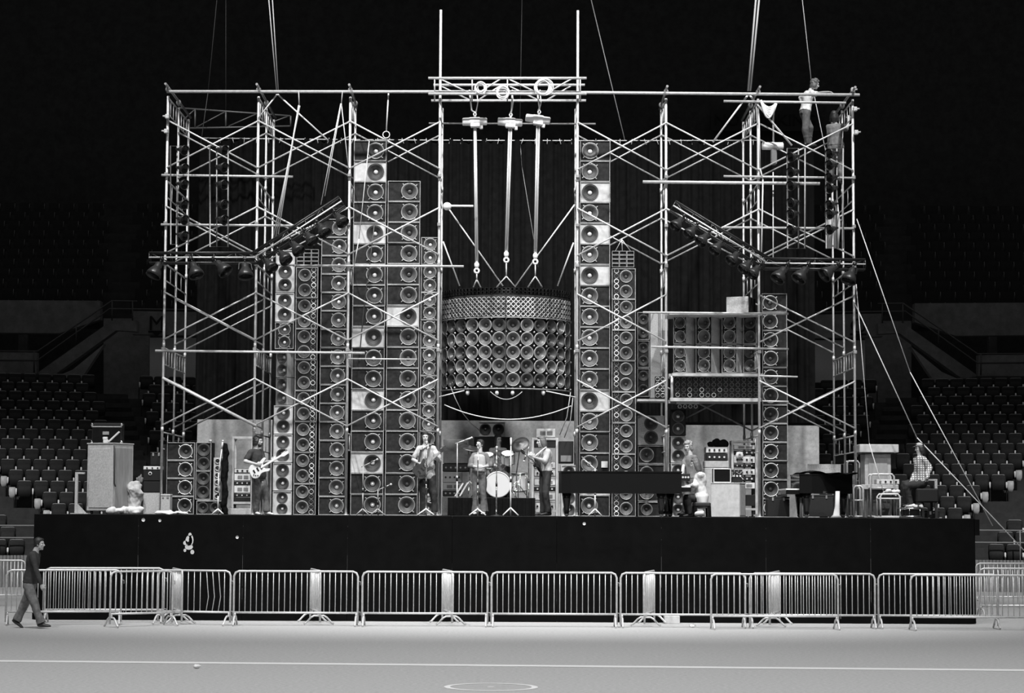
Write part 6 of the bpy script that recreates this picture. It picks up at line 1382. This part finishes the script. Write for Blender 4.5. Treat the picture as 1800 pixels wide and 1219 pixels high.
rack(406, 444, 768, 894, 46.4, 'pale wooden rack of meters and amplifiers behind the bearded guitarist', (
    (824, 832, 'white', 'white knobbed unit topmost in the rack behind the bearded guitarist'), (832.5, 846, 'meters', 'upper twin-meter unit in the rack behind the bearded guitarist'), (846.5, 853, 'dots', 'upper black knobbed unit in the rack behind the bearded guitarist'),
    (853.5, 867.5, 'meters', 'lower twin-meter unit in the rack behind the bearded guitarist'), (868, 874, 'dots', 'lower black knobbed unit in the rack behind the bearded guitarist'), (874.5, 888, 'x', 'lowest dark unit in the rack behind the bearded guitarist')))
case(400, 444, 894.5, 907, 46.35, 'low pale plinth under the rack behind the bearded guitarist', 'chip', .55, 'plinth', 'box', lid=False)
# --- behind the drums
case(779, 822, 773, 815, 48.9, 'grey fabric-fronted speaker box left of the drums on black amplifiers', 'board', .5, 'speaker_box', 'speaker', lid=False)
unit(778, 824, 815.5, 829.5, 48.85, 'black amplifier under the grey speaker box left of the drums', 'dots', .5, 'tolex')
unit(778, 812, 830, 849, 48.85, 'white amplifier in the stack left of the drums', 'white', .5, 'panel_white'); unit(778, 812, 849.5, 862, 48.85, 'white twin-meter amplifier in the stack left of the drums', 'meters', .5, 'panel_white')
unit(778, 812, 862.5, 873, 48.85, 'black lower amplifier in the stack left of the drums', 'dots', .5); case(777, 813, 873.5, 908, 48.85, 'pale crate at the bottom of the stack left of the drums', 'chip', .5, 'crate', 'crate', lid=False)
b = MB(); b.bar(P(800, 873, 46.9), P(814, 850, 47.0), .04, .02); tag(b.build('drum_spur', 'plastic_white'), 'left of two slanting pale bars beside the drum riser stack', 'bar')
b = MB(); b.bar(P(808, 873, 46.8), P(822, 849, 46.9), .04, .02); tag(b.build('drum_spur', 'plastic_white'), 'right of two slanting pale bars beside the drum riser stack', 'bar')
case(833, 897, 768.5, 812, 50.95, 'dark crate under the white wide cabinet behind the drummer', 'tolex', .36, 'crate', 'crate', lid=False)
case(833, 897, 812.5, 908, 50.95, 'tall dark crate on the deck behind the drummer', 'tolex', .36, 'crate', 'crate', lid=False)
# --- rack of the bass player
rack(934, 981, 770, 908, 47.3, 'pale metal rack of amplifiers behind the bass player', (
    (775, 787, 'x', 'topmost dark unit in the rack behind the bass player'), (812, 824, 'meters', 'upper twin-meter unit in the rack behind the bass player'), (826, 838, 'white', 'upper white unit in the rack behind the bass player'), (842, 854, 'meters', 'middle twin-meter unit in the rack behind the bass player'),
    (856, 864, 'dots', 'black knobbed unit in the rack behind the bass player'), (866, 880, 'meters', 'lower twin-meter unit in the rack behind the bass player'), (884, 897, 'white', 'lowest white unit in the rack behind the bass player')), 'plastic_white', .5, .055)
unit(942, 976, 754, 769.5, 47.35, 'pale twin-meter box on top of the rack behind the bass player', 'meters', .4, 'panel_white')
t = unit(982, 1008, 776, 815, 47.1, 'dark instrument box on the white cabinets beside the bass player rack', 'x', .4, 'tolex')
b = MB(); q = P(995, 806, 47.08); b.box(q.x - .12, q.x + .12, 47.07, 47.085, q.z - .08, q.z + .06, .003); b.build('panel', 'meter', t)
# --- around the pianist
unit(1197, 1213, 833, 846, 45.5, 'small dark recorder on the piano by the white blouse', 'dots', .25)
t = unit(1241, 1279, 797.5, 810.5, 46.9, 'black knobbed lower half of the amplifier behind the pianist', 'dots', .45)
unit(1241, 1279, 786, 797, 46.9, 'white upper unit of the amplifier pair behind the pianist', 'white', .45, 'panel_white')
cloth('shaggy black cloth heaped on the white amplifier behind the pianist', 1262, 780, 47.05, .20, .12, .22, 'black_cloth', 15, 'fabric_heap', 14, P(1260, 786, 46.9).z)
case(1239, 1281, 811, 822.5, 46.85, 'grey shelf box carrying the amplifier behind the pianist', 'board', .5, 'shelf_box', 'box', lid=False); case(1239, 1281, 823, 908, 46.85, 'grey lower crate behind the pale cabinet and small screen', 'board', .5, 'crate', 'crate', lid=False)
xa, xb, za, zb = bx(1250, 1300, 849, 909, 45.7); t = thing('pale_cabinet', 'pale white-speckled cabinet on the deck right of the pianist', 'cabinet', ((xa + xb) / 2, 45.7, ZS), math.radians(-18), local=True); w = (xb - xa) * 1.03; h = zb - ZS
b = MB(); b.box(-w / 2, w / 2, 0, .6, .004, h - .02, .008); b.build('body', 'white_baffle', t); b = MB(); b.box(-w / 2 - .01, w / 2 + .01, -.01, .61, h - .02, h, .006); b.build('top', 'chip', t)
b = MB(); b.box(w / 2 + .001, w / 2 + .008, .03, .57, .04, h - .05, .003); b.build('side_panel', 'board', t)
zc = ZS + h; xa, xb = P(1254, 840, 45.85).x, P(1285, 840, 45.85).x; t = thing('monitor', 'small dark screen in a white frame on the pale cabinet', 'monitor', ((xa + xb) / 2, 45.85, zc)); zt = zc + .31
b = MB(); b.box(xa, xb, 45.87, 46.15, zc + .002, zt, .012); b.build('housing', 'tolex', t); b = MB(); e = .02
b.box(xa, xb, 45.85, 45.869, zc + .002, zc + e, .003); b.box(xa, xb, 45.85, 45.869, zt - e, zt, .003); b.box(xa, xa + e, 45.85, 45.869, zc + e, zt - e, .003); b.box(xb - e, xb, 45.85, 45.869, zc + e, zt - e, .003); b.build('frame', 'plastic_white', t); b = MB(); b.box(xa + e, xb - e, 45.86, 45.868, zc + e, zt - e); b.build('screen', 'glass_dark', t)
t = unit(1286, 1305, 826, 848.5, 46.0, 'small black unit full of wires right of the small screen', 'dots', .25)
b = MB()
for k in range(7): a = Vector((P(1287 + 2.4 * k, 832, 45.98).x, 45.98, P(1290, 830 + 2 * (k % 3), 45.98).z)); b.tube(arc(a, a + Vector((RND.uniform(-.12, .12), -.05, RND.uniform(-.12, .06))), RND.uniform(0, .04), 7), .006, 5)
b.build('wires', 'cable_pale', t)
rack(1286, 1332, 775, 905, 46.95, 'pale wooden rack of electronics left of the bright-ringed column', (
    (782, 791, 'meters', 'topmost twin-meter unit in the rack by the bright-ringed column'), (792, 800, 'dots', 'upper black knobbed unit in the rack by the bright-ringed column'), (802, 815, 'white', 'upper white unit in the rack by the bright-ringed column'), (816, 822, 'dots', 'middle black knobbed unit in the rack by the bright-ringed column'),
    (824, 836, 'white', 'lower white unit in the rack by the bright-ringed column'), (838, 846, 'dots', 'lower black knobbed unit in the rack by the bright-ringed column'), (848, 860, 'meters', 'lower twin-meter unit in the rack by the bright-ringed column'), (870, 890, 'x', 'lowest dark unit in the rack by the bright-ringed column')), 'light_wood', .42)
b = MB(); q = P(1300, 801, 46.9); b.lathe([(.02, -.02), (.085, -.02), (.085, .0), (.02, .0)], 18, Matrix.Translation(q) @ Matrix.Rotation(PI / 2, 4, 'X')); b.lathe([(.015, -.03), (.03, -.03), (.03, .02)], 12, Matrix.Translation(q) @ Matrix.Rotation(PI / 2, 4, 'X')); tag(b.build('tape_reel', 'plastic_white'), 'round pale reel at the front of the rack by the bright-ringed column', 'reel')
q = P(1230, 905, 44.25); b = MB(); t = thing('bundle', 'round white bundle at the stage edge below the pianist', 'cloth', (q.x, 44.25, ZS)); b.ell((q.x, 44.25, ZS + .07), (.11, .10, .07)); b.ell((q.x + .04, 44.25, ZS + .09), (.07, .07, .06)); vox(b, 'folds', .012, 'white_cloth', t, 2, fold=.02, floor=.002)
# --- stage right end
t = case(1349, 1388, 873.5, 909, 45.2, 'dark low table box in front of the bright-ringed column', 'tolex', .4, 'low_table', 'table')
b = MB(); b.box(P(1420, 830, 47.3).x, P(1478, 830, 47.3).x, 47.3, 47.34, P(1450, 868, 47.3).z, P(1450, 816.5, 47.3).z); tag(b.build('plank_board', 'chip'), 'low pale board standing behind the far right piano', 'board')
case(1417, 1465, 870, 909, 46.7, 'dark trunk on the deck beneath the far right piano', 'black_paint', .5, 'trunk', 'trunk')
b = MB(); f = P(1471, 900, 44.6); b.loft([((f.x - .02, 44.6, ZS + .003), (.13, 0, 0), (0, .08, 0)), ((f.x - .01, 44.6, ZS + .06), (.07, 0, 0), (0, .06, 0)), ((f.x + .01, 44.6, ZS + .25), (.05, 0, 0), (0, .05, 0)), ((f.x + .02, 44.6, P(1471, 864, 44.6).z), (.045, 0, 0), (0, .045, 0))], 12); tag(b.build('cloth_roll', 'white_cloth'), 'white cloth hanging to the deck in front of the far right piano', 'cloth')
b = MB(); f = P(1408, 900, 45.0); b.loft([((f.x, 45.0, ZS + .003), (.035, 0, 0), (0, .03, 0)), ((f.x, 45.0, ZS + .2), (.03, 0, 0), (0, .03, 0)), ((f.x, 45.0, ZS + .42), (.02, 0, 0), (0, .02, 0))], 10); tag(b.build('cloth_roll', 'white_cloth'), 'slim white cloth strip at the near leg of the far right piano', 'cloth')
xa, xb, za, zb = bx(1521, 1567, 798, 909, 46.6); t = thing('organ', 'pale wooden organ with an overhanging white lid box at the right stage end', 'organ', ((xa + xb) / 2, 46.6, ZS))
b = MB(); b.box(xa, xb, 46.6, 47.2, ZS + .003, zb, .01); b.build('body', 'light_wood', t); b = MB(); b.box(xa + .08, xb - .08, 46.585, 46.599, ZS + .55, zb - .1, .004); b.build('front_panel', 'raw_wood', t)
b = MB(); b.box(P(1515, 796, 46.5).x, P(1572, 796, 46.5).x, 46.5, 47.25, zb + .001, P(1545, 796.5, 46.5).z, .004); b.build('neck', 'panel_black', t); b = MB(); b.box(P(1511, 796, 46.45).x, P(1580, 796, 46.45).x, 46.45, 47.3, P(1545, 796, 46.45).z, P(1545, 781.5, 46.45).z, .012); b.build('lid_box', 'white_baffle', t)
b = MB(); b.box(P(1514, 855, 46.0).x, P(1579, 855, 46.0).x, 45.95, 46.58, P(1545, 861, 46.0).z, P(1545, 852.5, 46.0).z, .01); b.build('key_shelf', 'chip', t)
unit(1541, 1581, 843, 852, 46.05, 'small pale mixer on the key shelf of the organ', 'white', .3, 'chip', 'mixer', 'mixer')
def tube_chair(label, px0, px1, py0, pyb, Y, m, seatm='black_paint', seat=True):
    xa, xb = P(px0, 900, Y).x, P(px1, 900, Y).x; zt = P(px0, py0, Y).z; zs_ = P(px0, pyb, Y).z; t = thing('frame_stool', label, 'stand', ((xa + xb) / 2, Y, ZS)); b = MB()
    for y in (Y, Y + .4): b.tube([(xa, y, ZS + .014), (xa, y, zt - .05), (xa + .04, y, zt), (xb - .04, y, zt), (xb, y, zt - .05), (xb, y, ZS + .014)], .022, 7)
    for x in (xa, xb):
        for z in (zs_, ZS + .03): b.tube([(x, Y, z), (x, Y + .4, z)], .018, 6)
    b.tube([(xa, Y, zs_), (xb, Y, zs_)], .018, 6); b.tube([(xa, Y, ZS + .03), (xb, Y, ZS + .03)], .018, 6); b.build('frame', m, t)
    if seat: b = MB(); b.box(xa + .03, xb - .03, Y + .02, Y + .38, zs_ + .02, zs_ + .06, .015); b.build('seat', seatm, t)
tube_chair('white metal frame stand in front of the organ', 1548, 1582, 869, 877, 45.3, 'plastic_white')
tube_chair('thin metal frame stand behind the white frame, before the organ', 1531, 1572, 834, 858, 45.75, 'galv', seat=False)
tube_chair('slender folding stand left of the organ beside the piano tail', 1501, 1517, 855, 880, 45.1, 'galv', seat=False)
tube_chair('frame chair behind the far right piano, by the scaffold', 1490, 1511, 811, 846, 47.6, 'galv', 'tolex')
cloth('white cloth lying on the white frame stand at the organ', 1567, 866, 45.5, .17, .12, .09, 'white_cloth', 31, 'cloth', 7, P(1567, 869, 45.3).z + .022)
q = FIG['plaid'][2]['pv']; t = thing('bench', 'dark padded bench carrying the plaid-shirted person', 'bench', (q.x, q.y, ZS))
b = MB(); zs_ = q.z - .14; b.box(q.x - .16, q.x + .32, q.y - .3, q.y + .3, zs_ - .30, zs_, .03); b.build('seat', 'tolex', t)
for sx in (-.1, .27):
    for sy in (-.25, .25): b = MB(); b.bar((q.x + sx, q.y + sy, zs_ - .3), (q.x + sx, q.y + sy, ZS), .05, .05); b.build('leg', 'black_paint', t)
p = P(1603, 905, 45.15); drum('kettle_drum', 'squat black drum with pale fittings below the plaid-shirted person', Vector((p.x, 45.25, ZS + .115)), (0, 0, 1), .235, .19, 'gloss_black', 'black_paint', 6)
cloth('white towel lying on the squat black drum', 1606, 893, 45.25, .2, .12, .10, 'white_cloth', 33, 'towel', 8, ZS + .227)
case(1630, 1652, 898, 911, 45.4, 'small black box at the right end of the stage', 'tolex', .3, 'equipment_box', 'box')
case(1524, 1530, 770, 781, 47.9, 'x', 'tolex') if False else None
b = MB(); b.box(P(1536, 905, 45.0).x, P(1580, 905, 45.0).x, 44.95, 45.15, ZS + .003, ZS + .03, .004); tag(b.build('pedal_board', 'chip'), 'flat pale board on the deck in front of the white frame stand', 'board')
